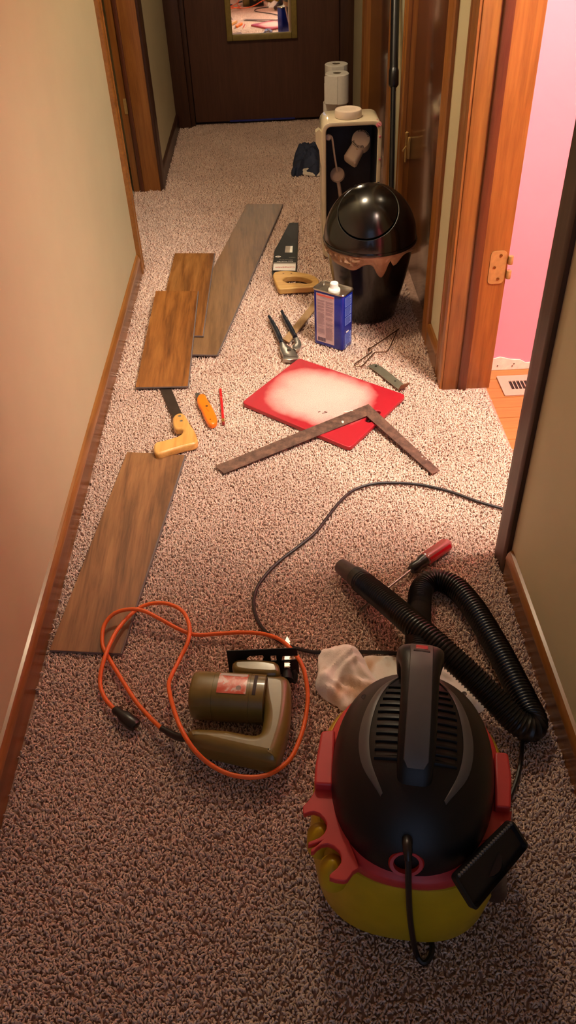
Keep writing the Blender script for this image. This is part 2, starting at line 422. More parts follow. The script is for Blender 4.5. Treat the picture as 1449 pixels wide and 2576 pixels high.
# brass hinge leaf on the far jamb
M['brass'] = plain('aged_brass', (178, 142, 84), 0.42, 0.3, var=.15, nscale=60)
M['screw'] = plain('dark_brass', (120, 84, 40), 0.4, 0.8)
leaf = round_poly([(.630, .355, 0), (.678, .355, 0), (.678, .457, 0), (.630, .457, 0)], .015)
hx = Matrix.Translation((0, 2.2085, 0)) @ Matrix.Rotation(math.radians(90), 4, 'X')
hg = curve_plate('hinge', [[(p.x, p.y) for p in leaf]], -.0012, .0012, 'brass', jb, .0005, 1, hx); hg['label'] = 'brass hinge leaf with three screws'
for zz in (.428, .384):
    lathe('knuckle', [(.0015, -.0125), (.0068, -.0125), (.0074, -.0115), (.0074, .0115), (.0068, .0125), (.0015, .0125)], (.690, 2.206, zz), 'brass', hg, 16)
for (x, z) in ((.660, .443), (.645, .407), (.660, .371)):
    lathe('screw', [(.0005, 0), (.0042, 0), (.0046, .0012), (.0022, .0006)], (x, 2.2073, z), 'screw', hg, 12, (0, -1, 0))
# --- nearer closed door on the right
casing('trim_6', -1, XR, 2.505, 2.575, 0, 'dark stained casing at the near side of the closed right door')
casing('trim_7', -1, XR, 3.30, 3.40, 1, 'stained casing at the far side of the closed right door')
struct(box('trim_8', XR, .655, 2.52, 2.578, -.012, 2.08, 'trim'), 'near jamb of the closed right door', 'door jamb')
struct(box('trim_9', XR, .655, 3.302, 3.36, -.012, 2.08, 'trim'), 'far jamb of the closed right door', 'door jamb')
d2 = struct(box('door_2', .556, .592, 2.581, 3.299, -.004, 2.06, 'door', bevel=.002), 'closed glossy dark brown flat door on the right', 'door')
hg2 = box('hinge', .546, .556, 3.285, 3.315, .395, .475, 'brass', d2, .001, 1)
lathe('hinge_pin', [(.001, -.055), (.005, -.055), (.006, -.045), (.006, .045), (.008, .05), (.008, .056), (.001, .06)], (.542, 3.302, .435), 'brass', hg2, 12)
tube('pin_stop', [(.542, 3.302, .44), (.53, 3.27, .44), (.52, 3.245, .44)], .0035, 'brass', hg2, 8, 3)
# --- farther closed door on the right
casing('trim_10', -1, XR, 3.69, 3.775, 0, 'stained casing at the near side of the farther closed right door')
casing('trim_11', -1, XR, 4.75, 4.84, 1, 'stained casing at the far side of the farther closed right door')
struct(box('trim_16', XR, .655, 3.72, 3.775, -.012, 2.08, 'trim'), 'near jamb of the farther right door', 'door jamb')
struct(box('trim_17', XR, .655, 4.752, 4.80, -.012, 2.08, 'trim'), 'far jamb of the farther right door', 'door jamb')
struct(box('door_3', .556, .592, 3.777, 4.75, -.004, 2.06, 'door', bevel=.002), 'closed brown door farther down the right wall behind the pole', 'door')
# --- doorway in the left wall
casing('trim_12', 1, XL, 3.235, 3.315, 1, 'orange stained casing edge at the end of the long left wall', 'base')
struct(box('trim_18', XL - .13, XL + .004, 3.24, 3.312, -.012, 2.08, 'trim'), 'near jamb of the left doorway', 'door jamb')
jl = struct(box('trim_13', XL - .145, XL + .006, 4.282, 4.36, -.012, 2.08, 'trim', bevel=.003), 'brown far jamb with strike plate of the left doorway', 'door jamb')
box('door_stop', XL - .108, XL - .088, 4.268, 4.283, -.012, 2.07, 'stop', jl, .003, 2)
box('strike_plate', XL - .128, XL - .110, 4.279, 4.2825, .37, .44, 'brass', jl, .0006, 1)
casing('trim_14', 1, XL, 4.275, 4.36, 0, 'brown casing on the far side of the left doorway', 'trim_shaded')
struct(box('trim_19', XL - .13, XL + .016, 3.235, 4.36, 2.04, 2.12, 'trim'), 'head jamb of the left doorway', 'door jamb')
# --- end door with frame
struct(box('trim_20', XL, -.497, YE - .018, YE + .10, -.012, 2.12, 'trim_shaded', bevel=.003), 'brown casing left of the end door', 'door casing')
struct(box('trim_21', -.497, -.470, YE + .01, YE + .10, -.012, 2.10, 'trim_shaded', bevel=.003), 'stepped frame beside the end door', 'door jamb')
struct(box('trim_22', .455, XR, YE - .018, YE + .10, -.012, 2.12, 'trim_shaded', bevel=.003), 'brown casing right of the end door', 'door casing')
struct(box('trim_23', XL, XR, YE - .018, YE + .10, 2.05, 2.44, 'trim_shaded'), 'head casing above the end door', 'door casing')
d1 = struct(box('door_1', -.468, .453, 5.497, 5.535, .008, 2.05, 'door_end', bevel=.002), 'dark brown flat door at the end of the hallway', 'door')
M['seep_blue'] = plain('blue_seep', (38, 42, 120), 0.5)
box('light_seep', -.25, .17, 5.492, 5.4975, .002, .012, 'seep_blue', d1, .0008, 1)  # blue strip painted in for the cool light seeping under the door
# mirror on the end door
M['gold'] = plain('dull_gold_frame', (142, 122, 62), 0.42, 0.2, var=.15, nscale=40)
mr = NT('mirror_glass'); mr.b.inputs['Metallic'].default_value = 1; mr.b.inputs['Roughness'].default_value = 0.015
mr.b.inputs['Base Color'].default_value = (.93, .92, .90, 1); M['mirror'] = mr.m
mi = root('mirror', (-.015, 5.49, .45), 'tall mirror in a dull gold frame on the brown end door', 'mirror')
mx0, mx1, mz0, mz1 = -.228, .198, .458, 1.62
fw = .034
for nm, a in (('frame_side', (mx0, mx0 + fw, mz0, mz1)), ('frame_side', (mx1 - fw, mx1, mz0, mz1)), ('frame_rail', (mx0 + fw, mx1 - fw, mz0, mz0 + fw)), ('frame_rail', (mx0 + fw, mx1 - fw, mz1 - fw, mz1))):
    box(nm, a[0], a[1], 5.470, 5.4968, a[2], a[3], 'gold', mi, .005, 3)
box('glass', mx0 + fw - .002, mx1 - fw + .002, 5.484, 5.490, mz0 + fw - .002, mz1 - fw + .002, 'mirror', mi)

# ------------------------------------------------------------------ ceiling lamps (their glass shades give the light)
def lamp(spec, label):
    (x, y, z), col, st, rad_ = spec
    r = root('ceiling_lamp', (x, y, CH), label, 'lamp')
    lathe('base_plate', [(.02, .045), (.11, .045), (.12, .03), (.115, .015), (.02, .015)], (x, y, CH - .05), 'brass', r, 32)
    g = NT('lamp_glass'); g.b.inputs['Base Color'].default_value = (.9, .85, .75, 1)
    g.b.inputs['Emission Color'].default_value = col + (1,); g.b.inputs['Emission Strength'].default_value = st
    pr = [(rad_ * math.cos(a), -.085 * math.sin(a)) for a in np.linspace(0.02, 1.5, 10)]
    lathe('glass_shade', pr, (x, y, CH - .035), g.m, r, 32)
lamp(ROOM_LAMP, 'lit ceiling lamp with round glass shade in the pink room')
lamp(HALL_LAMP, 'lit ceiling lamp with round glass shade in the hallway')
# ================================================================== THINGS ON THE CARPET
# ---- vinyl flooring planks
M['plank_edge'] = plain('plank_core', (104, 92, 88), 0.7, var=.1)
def plank(corners, mat, label):
    """four top corners (far-left, far-right, near-right, near-left), 5 mm thick click plank with grey core"""
    A, B, C, D = [Vector(c) for c in corners]
    r = root('flooring_plank', (A + C) / 2 - Vector((0, 0, .006)), label, 'plank', 'loose vinyl flooring planks')
    core = prism('core', [A, B, C, D], 'plank_edge', .0052, r, .0004, 1)
    n = (B - A).normalized() * .004; m = (D - A).normalized() * .001; up = Vector((0, 0, .0006))
    prism('wear_layer', [A + m + up, B - n + m + up, C - n - m + up, D - m + up], mat, .0010, r, .0002, 1)
    return r
def pm(name, ang, d, m_, l, blotch=.55): M[name] = wood(name, d, m_, l, .46, 'Y', ang, 1.0, blotch=blotch, streak=130); return name
def ang_of(a, d): v = Vector(a) - Vector(d); return math.atan2(v.x, v.y)
a, d_ = AT(317, 1137, .008), AT(113, 1637, .008); a.x += .004; d_.x += .010
b, c = AT(468, 1145, .008), AT(307, 1645, .008)
plank([a, b, c, d_], pm('plank_walnut_a', ang_of(a, d_), (74, 46, 26), (128, 86, 50), (160, 114, 70)), 'long brown wood-look plank lying nearest, along the left baseboard')
a, b, c = AT(622, 513, .010), AT(713, 513, .010), AT(548, 893, .010); d_ = a + (c - b)
plank([a, b, c, d_], pm('plank_walnut_b', ang_of(a, d_), (84, 60, 38), (122, 90, 58), (144, 110, 74), .5), 'long greyish brown plank lying diagonally beside the black hand saw')
a, b, c = AT(440, 637, .015), AT(541, 637, .018), AT(512, 845, .018); d_ = a + (c - b)
plank([a, b, c, d_], pm('plank_walnut_c', ang_of(a, d_), (80, 44, 18), (136, 86, 38), (172, 120, 64)), 'short orange brown plank half covered by another short plank')
a, b, c, d_ = AT(392, 732, .0305), AT(500, 732, .0315), AT(475, 972, .0125), AT(341, 975, .0125)
plank([a, b, c, d_], pm('plank_walnut_d', ang_of(a, d_), (76, 40, 14), (138, 84, 34), (170, 112, 52)), 'short orange brown plank on top, resting over the jab saw blade')

# ---- cutting board with sawdust
def board_mat():
    t = NT('red_plastic_sawdust'); tc = t.n('ShaderNodeTexCoord'); mp = t.n('ShaderNodeMapping')
    mp.inputs['Rotation'].default_value = (0, 0, -math.atan2(AT(752, 900).y - AT(607, 1012).y, AT(752, 900).x - AT(607, 1012).x))
    t.l(tc.outputs['Object'], mp.inputs['Vector'])
    v = mp.outputs['Vector']
    nz = t.noise(tc.outputs['Object'], 9, 5, .6); nf = t.noise(tc.outputs['Object'], 420, 2)
    sx = t.n('ShaderNodeSeparateXYZ'); t.l(v, sx.inputs[0])
    def m(op, a, b=None):
        k = t.n('ShaderNodeMath', operation=op)
        for i, q in enumerate((a, b)):
            if q is None: continue
            if isinstance(q, (int, float)): k.inputs[i].default_value = q
            else: t.l(q, k.inputs[i])
        return k.outputs[0]
    # superellipse-shaped drift of dust in the middle of the board
    ex = m('POWER', m('ABSOLUTE', m('DIVIDE', m('ADD', sx.outputs[0], -.012), .155)), 2.6); ey = m('POWER', m('ABSOLUTE', m('DIVIDE', m('ADD', sx.outputs[1], -.018), .190)), 2.6)
    rr = m('ADD', m('ADD', ex, ey), m('MULTIPLY', m('SUBTRACT', nz, .5), 0.9))
    dust = t.ramp(rr, [(0.0, (1, 1, 1, 1)), (0.35, (.86, .86, .86, 1)), (0.7, (.45, .45, .45, 1)), (1.0, (0, 0, 0, 1))])
    sp = t.ramp(nf, [(.30, (.55, .55, .55, 1)), (.55, (1, 1, 1, 1))])
    f = t.mix(1.0, dust, sp, 'MULTIPLY')
    sep = t.n('ShaderNodeSeparateColor'); t.l(f, sep.inputs[0])
    t.l(t.mix(sep.outputs[0], s2l((168, 26, 40)), s2l((234, 190, 178))), t.b.inputs['Base Color'])
    rg = m('ADD', m('MULTIPLY', sep.outputs[0], .5), .38); t.l(rg, t.b.inputs['Roughness'])
    return t.m
M['board'] = board_mat()
cb = [AT(752, 900, .016), AT(1022, 993, .016), AT(880, 1127, .016), AT(607, 1012, .016)]
ol = [(p.x, p.y) for p in round_poly([Vector((q.x, q.y, 0)) for q in cb], .018)]
e0, e1 = Vector((cb[2].x, cb[2].y, 0)), Vector((cb[1].x, cb[1].y, 0)); eu = (e1 - e0).normalized(); en = Vector((-eu.y, eu.x, 0))
if en.dot(Vector((cb[3].x, cb[3].y, 0)) - e0) < 0: en = -en
mid = AT(938, 1047, .016); mid.z = 0
hole = [mid + eu * (.036 * math.copysign(abs(math.cos(t)) ** .5, math.cos(t))) + en * (.0125 * math.copysign(abs(math.sin(t)) ** .8, math.sin(t))) for t in np.linspace(0, 2 * math.pi, 25)[:-1]]
r = root('cutting_board', (e0 + e1) / 2 + en * .15, 'red plastic cutting board dusted with pale sawdust', 'cutting board')
curve_plate('board', [ol, [(p.x, p.y) for p in hole]], .002, .016, 'board', r, .003, 3)
M['darkwood'] = plain('dark_splinter', (70, 40, 30), .8)
for (x, y, a_, l_) in ((810, 1040, .3, .018), (800, 1037, .4, .008), (815, 1036, .2, .007)):
    q = AT(x, y, .0165); tube('splinter', [q, q + Vector((math.cos(a_) * l_, math.sin(a_) * l_, .0005))], .0012, 'darkwood', r, 5, 2)

# ---- rusty framing square lying over the board
def rust_mat():
    t = NT('rusty_steel'); v = t.coords(); f = t.noise(v, 38, 6, .7); g = t.noise(v, 160, 3)
    c = t.ramp(f, [(.32, s2l((66, 48, 42))), (.5, s2l((104, 78, 66))), (.68, s2l((136, 102, 84)))])
    p = t.ramp(g, [(.70, (0, 0, 0, 1)), (.74, (1, 1, 1, 1))]); sep = t.n('ShaderNodeSeparateColor'); t.l(p, sep.inputs[0])
    t.l(t.mix(sep.outputs[0], c, s2l((150, 128, 112))), t.b.inputs['Base Color']); t.b.inputs['Roughness'].default_value = .55; t.b.inputs['Metallic'].default_value = .35
    return t.m
M['rust'] = rust_mat(); M['whitepaint'] = plain('white_paint', (240, 230, 215), .6)
M['steel'] = plain('steel', (176, 174, 168), .28, .9, var=.1)
M['dark_steel'] = plain('dark_steel', (84, 72, 64), .42, .75, var=.15)
zc, ze = .0240, .0085
sq = [AT(927, 1016, zc), AT(1106, 1183, ze), AT(1087, 1192, ze), AT(922, 1046, zc - .001), AT(564, 1191, ze), AT(541, 1172, ze)]
r = root('framing_square', sq[0] - Vector((0, 0, .012)), 'rusty steel framing square lying across the red cutting board', 'square')
bl = prism('blade', [sq[0], sq[3], sq[4], sq[5]], 'rust', .0022, r, .0003, 1)
tg = prism('tongue', [sq[0], sq[1], sq[2], sq[3]], 'rust', .0022, r, .0003, 1)
for (x, y, w_, h_) in ((862, 1062, .010, .016), (872, 1036, .022, .005), (884, 1033, .012, .004), (1062, 1150, .006, .005), (1072, 1157, .004, .004)):
    q = AT(x, y, zc - .001 if y < 1100 else ze + .0022); k = (max(0, min(1, (x - 541) / 386)))
    if y < 1100: q = AT(x, y, ze + (zc - ze) * k)
    prism('paint_spot', [q + Vector((w_ / 2 * math.cos(t) * random.uniform(.7, 1.1), h_ / 2 * math.sin(t) * random.uniform(.7, 1.1), .0012)) for t in np.linspace(0, 6.28, 9)[:-1]], 'whitepaint', .0012, bl if y < 1100 else tg)

# ---- black hand saw with card sleeve
M['black_blade'] = plain('black_coated_steel', (22, 21, 21), .5, .0, var=.2, nscale=20, spec=.25)
M['card'] = plain('black_card', (26, 23, 23), .55, var=.1, spec=.25); M['card_white'] = plain('white_print', (238, 230, 220), .5, var=.03)
M['card_grey'] = plain('grey_print', (168, 158, 146), .5); M['card_red'] = plain('red_print', (196, 60, 56), .5)
M['beech'] = wood('beech_handle', (176, 128, 66), (206, 162, 92), (222, 182, 112), .45, 'X', streak=120, blotch=.3)
def poly(pts, z): return [AT(x, y, z) for x, y in pts]
hs = root('hand_saw', AT(720, 690, 0), 'black hand saw with wooden closed handle and card blade sleeve', 'saw')
zb = .013
prism('blade', poly([(727, 562), (731, 560), (751, 560), (749, 620), (746, 690), (686, 694), (684, 686), (690, 632)], zb), 'black_blade', .0015, hs, .0003, 1)
# tooth edge
te = [AT(727, 562, zb), AT(690, 632, zb)]
sl = prism('card_sleeve', poly([(733, 600), (748, 600), (745, 682), (687, 682), (692, 628), (704, 606), (716, 585)], zb + .0025), 'card', .0006, hs)
fr, to = AT(690, 668, zb + .0028), AT(743, 667, zb + .0028)
ux = (to - fr).normalized(); uy = Vector((-ux.y, ux.x, 0))
if uy.y < 0: uy = -uy
def cardxf(x, y, zup=.0028):
    q = AT(x, y, zb + zup); xa = -ux; ya = -uy       # printed upside down as the photo shows it
    m = Matrix.Identity(4); m.col[0].xyz = xa; m.col[1].xyz = ya; m.col[2].xyz = xa.cross(ya); m.translation = q; return m
prism('white_band', poly([(688, 664), (744, 664), (743, 681), (687, 680)], zb + .0027), 'card_white', .0002, sl)
prism('grey_band', poly([(688.5, 660.5), (744.5, 660.5), (744, 664), (688, 664)], zb + .0027), 'card_grey', .0002, sl)
text('print_name', 'Companion', .0175, 'card_red', cardxf(717, 672.5), sl, bold=.0002)
text('print_line', 'Razor Tooth Saw', .0098, 'card_white', cardxf(717, 657.5), sl, bold=.0002)
text('print_small', 'Cuts Twice As Fast', .0075, 'card_grey', cardxf(719, 653), sl)
text('print_size', '8 POINT', .0075, 'card_grey', cardxf(735, 647.5), sl)
cz = AT(699.5, 645.5, zb + .003)
ov = prism('size_oval', [cz + ux * .0125 * math.cos(t) + uy * .0085 * math.sin(t) for t in np.linspace(0, 2 * math.pi, 21)[:-1]], 'card_white', .0003, sl)
text('print_oval', '15"', .011, 'card', cardxf(699.5, 645.5, .0032), ov, bold=.0003)
prism('hang_window', poly([(719, 619), (736.5, 619), (735.5, 635), (717.5, 635)], zb + .003), 'steel', .0004, sl)
prism('window_card', poly([(718.5, 619), (730, 619), (728.5, 635), (716.5, 635)], zb + .0032), 'card_grey', .0002, sl)
lathe('hang_hole', [(.0035, 0), (.0035, .0004)], AT(736, 564, zb + .0001), 'card', hs, 12)
hz = .027
ho = smooth_poly(poly([(687, 694), (690, 685), (700, 682), (722, 680.5), (752, 684), (778, 689), (796, 697), (803, 708), (798, 718), (780, 722), (745, 724), (716, 726), (702, 726), (695, 715)], hz), 4)
hi = smooth_poly(poly([(712, 704), (718, 697), (735, 694.5), (758, 696), (778, 701), (786, 706.5), (781, 711.5), (764, 713), (752, 710.5), (740, 711), (724, 710.5)], hz), 4)
hd = curve_plate('handle', [[(p.x, p.y) for p in ho], [(p.x, p.y) for p in hi]], .003, hz, 'beech', hs, .005, 3)
for (x, y) in ((705, 681.5), (713, 688), (733, 688)):
    lathe('handle_screw', [(.0005, 0), (.004, 0), (.004, .0008), (.0005, .0009)], AT(x, y, hz - .0005), 'screw', hd, 10)

# ---- jab saw with pistol handle
js = root('jab_saw', AT(450, 1100, 0), 'small jab saw with curved wooden pistol handle, blade under the plank', 'saw')
prism('blade', [AT(380, 930, .0045), AT(398, 930, .0045), AT(431, 978, .004), AT(466, 1060, .013), AT(440, 1062, .013), AT(402, 978, .004)], 'dark_steel', .0014, js, .0002, 1)
M['pine'] = wood('varnished_handle', (196, 138, 66), (220, 166, 88), (236, 190, 112), .32, 'Y', streak=100, blotch=.3, coat=.3)
ho = smooth_poly(poly([(434, 1053), (440, 1043), (452, 1038.5), (463, 1041), (470, 1051), (478, 1066), (489, 1082), (496, 1100), (497, 1110), (488, 1117), (462, 1123), (425, 1134), (398, 1142), (388, 1136), (386, 1122), (392, 1112), (412, 1107), (434, 1101), (452, 1094), (460, 1084), (456, 1079), (443, 1079), (436, 1071)], .026), 3)
hd = curve_plate('handle', [[(p.x, p.y) for p in ho]], .002, .027, 'pine', js, .0075, 4)
for (x, y) in ((452, 1047), (456, 1059)):
    lathe('rivet', [(.0005, 0), (.005, 0), (.0045, .0012), (.0005, .0018)], AT(x, y, .0265), 'steel', hd, 14)

# ---- orange utility knife
M['orange'] = plain('orange_plastic', (242, 122, 20), .34, var=.05)
uk = root('utility_knife', AT(520, 1035, 0), 'orange plastic utility knife with the blade out', 'knife')
bo = smooth_poly(poly([(495, 1004), (499, 995), (508, 991), (517, 994), (522, 1004), (532, 1020), (541, 1038), (546, 1052), (545, 1062), (537, 1068), (527, 1068), (520, 1060), (512, 1045), (505, 1028), (497, 1014)], .018), 3)
bd = curve_plate('body', [[(p.x, p.y) for p in bo]], .001, .0215, 'orange', uk, .0075, 4)
prism('blade', poly([(489.5, 990), (500, 988), (508, 997), (498, 1004)], .012), 'steel', .0008, uk)
lathe('screw', [(.0004, 0), (.0042, 0), (.0040, .0008), (.0004, .0012)], AT(520, 1021.5, .0213), 'dark_steel', bd, 14)
lathe('hang_hole', [(.0004, 0), (.0022, 0), (.0022, .0005)], AT(529, 1055, .0213), 'card', bd, 10)
sp_ = [AT(519, 1026, .0218), AT(525, 1034, .0218)]
tube('slider_groove', sp_, .0018, 'orange', bd, 6, 2)
prism('slider_button', poly([(523, 1004), (529, 1010), (527, 1013), (522, 1007)], .016), 'steel', .006, bd, .001, 1)

# ---- red pencil
M['red'] = plain('red_paint', (214, 30, 36), .3, var=.05); M['ferrule'] = plain('gold_ferrule', (214, 170, 84), .3, .8); M['eraser'] = plain('red_eraser', (150, 40, 40), .8)
M['rawwood'] = plain('raw_wood', (224, 186, 140), .7)
p0, p1 = AT(554.3, 978, .006), AT(562.5, 1067, .005)
pc = root('pencil', (p0 + p1) / 2, 'red pencil with brass ferrule beside the orange knife', 'pencil')
L = lambda t: p0.lerp(p1, t)
tube('shaft', [L(.02), L(.87)], .0044, 'red', pc, 6, 1, smooth=False)
tube('point', [L(-.03), L(.0), L(.02)], [.0008, .003, .0044], 'rawwood', pc, 8, 0)
tube('ferrule', [L(.87), L(.955)], .0047, 'ferrule', pc, 12, 1)
tube('eraser', [L(.955), L(1.0)], .0042, 'eraser', pc, 12, 1)
pq = L(.28) + Vector((0, 0, .0042)); lathe('print', [(.0018, 0), (.0018, .0004)], pq, 'rawwood', pc, 8)

# ---- slip joint pliers
M['navy_grip'] = plain('dark_blue_grip', (20, 28, 40), .3, var=.1)
pl = root('pliers', AT(715, 860, 0), 'slip joint pliers with dark dipped grips lying open', 'pliers')
z = .013
tube('grip', poly([(677, 796), (684, 809), (695, 830), (703, 848), (708, 861)], z), [.006, .0085, .0095, .0095, .0085], 'navy_grip', pl, 10, 5)
tube('grip', poly([(709, 783), (715, 797), (724, 813), (734, 831), (743, 848)], z), [.006, .0085, .0095, .0095, .0085], 'navy_grip', pl, 10, 5)
jw = prism('jaw', poly([(703, 862), (711, 857), (720, 866), (733, 874), (745, 886), (752, 897), (748, 902), (730, 905), (712, 903), (711, 892), (705, 878)], .018), 'steel', .014, pl, .003, 2)
lathe('pivot_bolt', [(.0005, .0), (.007, .0), (.0065, .003), (.0005, .0035)], AT(727, 881, .018), 'dark_steel', jw, 14)
prism('jaw_groove', poly([(714, 893), (730, 896), (747, 896), (748, 898), (730, 898), (714, 896)], .0184), 'dark_steel', .001, jw)
prism('jaw', poly([(738, 850), (749, 846), (756, 856), (759, 866), (755, 874), (744, 880), (736, 875), (735, 868), (744, 862), (741, 857)], .018), 'steel', .012, pl, .003, 2)

# ---- paint stirring stick behind the can
M['stick'] = wood('grey_stick', (130, 100, 66), (158, 124, 84), (176, 144, 102), .7, 'Y', math.radians(-38), streak=140)
st = prism('wood_stick', poly([(806, 737), (817, 747), (727, 861), (711, 852)], .011), 'stick', .006, None, .001, 1)
tag(st, 'flat brown wooden stick lying behind the blue can', 'stick')

# ---- bent wire tool
M['wire'] = plain('bent_wire', (126, 96, 76), .3, .85)
wt = root('bent_wire', AT(945, 880, 0), 'bent steel wire loop on the carpet beside the pry bar', 'wire')
tube('wire_loop', poly([(1003, 828), (968, 852), (935, 874), (929, 878), (930, 881), (936, 883), (932, 888), (912, 902), (895, 914), (892, 918.5), (898, 921), (911, 920), (927, 903), (941, 888.5), (947, 886), (969, 885), (977, 880), (988, 858), (999, 832)], .008), .0022, 'wire', wt, 8, 5)
tube('wire_hook', poly([(935, 874), (928, 876), (926, 880), (928, 883)], .009), .0022, 'wire', wt, 8, 4)

# ---- flat pry bar with bent end
M['pry'] = plain('pry_bar_steel', (146, 142, 122), .34, .65, var=.12); M['pry_brown'] = plain('pry_bar_rust', (140, 96, 66), .5, .4)
pb = root('pry_bar', AT(980, 950, 0), 'flat grey steel pry bar with a bent rusty end', 'pry bar')
a0 = AT(934, 918, .002); a1 = AT(1013, 977, .008); ax = (a1 - a0).normalized(); an = Vector((-ax.y, ax.x, 0)).normalized(); Lb = (a1 - a0).length
rings = []
for t in np.linspace(0, 1, 14):
    q = a0.lerp(a1, t); q.z = .003 + .012 * math.sin(math.pi * min(t * 1.25, 1)) ** 1.0 * (1 if t < .8 else 1); hw = .0165 if t > .12 else .0165 - .001 * (1 - t / .12)
    q.z = .0105 - .0075 * max(0, 1 - t / .35) ** 2
    rings.append([q + an * hw, q - an * hw, q - an * hw - Vector((0, 0, .003)), q + an * hw - Vector((0, 0, .003))])
bar = loft('bar', rings, 'pry', pb)
lathe('nail_hole', [(.0004, 0), (.0035, 0), (.0035, .0004)], AT(994, 958.5, .0106), 'card', bar, 10)
lathe('slot', [(.0004, 0), (.004, 0), (.004, .0004)], AT(946, 920.5, .0105), 'card', bar, 10)
e = a0.lerp(a1, 1.0); e.z = .0105; upv = (Vector((0, 0, 1)) * .75 + ax * .45).normalized()
rings = []
for t in np.linspace(0, 1, 5):
    q = e + upv * (.026 * t); hw = .0165
    rings.append([q + an * hw, q - an * hw, q - an * hw + ax * .003, q + an * hw + ax * .003])
loft('claw', rings, 'pry_brown', pb)

# ---- screwdriver
M['clear_red'] = plain('red_handle_plastic', (190, 20, 34), .12, var=.05, coat=.6); M['clear'] = plain('clear_handle_plastic', (150, 84, 78), .12, var=.1, coat=.6)
M['black_pl'] = plain('black_plastic', (24, 22, 24), .32, var=.15)
s0, s1, s2, s3 = AT(905, 1536, .008), AT(1036, 1432, .016), AT(1068, 1408, .018), AT(1130, 1366, .018)
sd = root('screwdriver', AT(1040, 1430, 0), 'screwdriver with clear red handle and black collar', 'screwdriver')
tube('shaft', [s0, s0.lerp(s1, .12), s1], [.0035, .0035, .0035, .0035, .0036], 'steel', sd, 10, 4)
cx = (s2 - s1)
tube('collar', [s1 - cx * .05, s1 + cx * .1, s1 + cx * .55, s1 + cx * .7, s1 + cx * 1.0], [.010, .0145, .0125, .0150, .0165], 'black_pl', sd, 16, 0)
dirv = (s3 - s2)
V = []; segs = 24
side = Vector((0, 0, 1)).cross(dirv).normalized(); upv = dirv.cross(side).normalized() * -1
if upv.z < 0: upv = -upv
prof = [(0, .0150), (.04, .0165), (.12, .0168), (.85, .0165), (.95, .0150), (1.0, .010)]
hr = []
for t, rad in prof:
    q = s2 + dirv * t; hr.append([q + (side * math.cos(a_) + upv * math.sin(a_)) * rad * (1 + .05 * math.cos(6 * a_)) for a_ in np.linspace(0, 2 * math.pi, segs + 1)[:-1]])
hnd = loft('handle', hr, 'clear', sd)
for sgn in (1, -1):
    a0_ = 0.25 if sgn > 0 else math.pi - .25
    rr_ = []
    for t in (.06, .12, .5, .88):
        q = s2 + dirv * t; arc = [q + (side * math.cos(a_) + upv * math.sin(a_)) * .0176 for a_ in np.linspace(a0_ - .55, a0_ + .55, 6)]
        arc += [q + (side * math.cos(a_) + upv * math.sin(a_)) * .0160 for a_ in np.linspace(a0_ + .55, a0_ - .55, 6)]
        rr_.append(arc)
    loft('red_panel', rr_, 'clear_red', hnd)
bot = []
for t in (.06, .88):
    q = s2 + dirv * t; arc = [q + (side * math.cos(a_) + upv * math.sin(a_)) * .0177 for a_ in np.linspace(-2.4, -.8, 8)] + [q + (side * math.cos(a_) + upv * math.sin(a_)) * .0160 for a_ in np.linspace(-.8, -2.4, 8)]
    bot.append(arc)
loft('red_panel', bot, 'clear_red', hnd)

# ---- black power cord on the carpet
M['cord_black'] = plain('black_cord', (26, 20, 20), .42, var=.1)
bc = tube('power_cord', [AT(x, y, z_) for x, y, z_ in [(1320, 1300, .004), (1290, 1289, .006), (1258, 1278, .006), (1200, 1261, .006), (1130, 1236, .006), (1060, 1220, .006), (1000, 1215, .006), (940, 1217, .006), (892, 1232, .006), (860, 1257, .007), (830, 1293, .007), (795, 1338, .007), (752, 1374, .006), (705, 1410, .006), (670, 1445, .006), (646, 1480, .006), (638, 1515, .006), (644, 1550, .006), (662, 1582, .006), (690, 1605, .006), (730, 1626, .006), (770, 1637, .006), (800, 1641, .006), (860, 1640, .006), (930, 1640, .006), (1000, 1644, .006), (1060, 1655, .006)]], .0042, 'cord_black', None, 8, 5)
tag(bc, 'thin black power cord winding across the carpet to the pink room', 'cord')

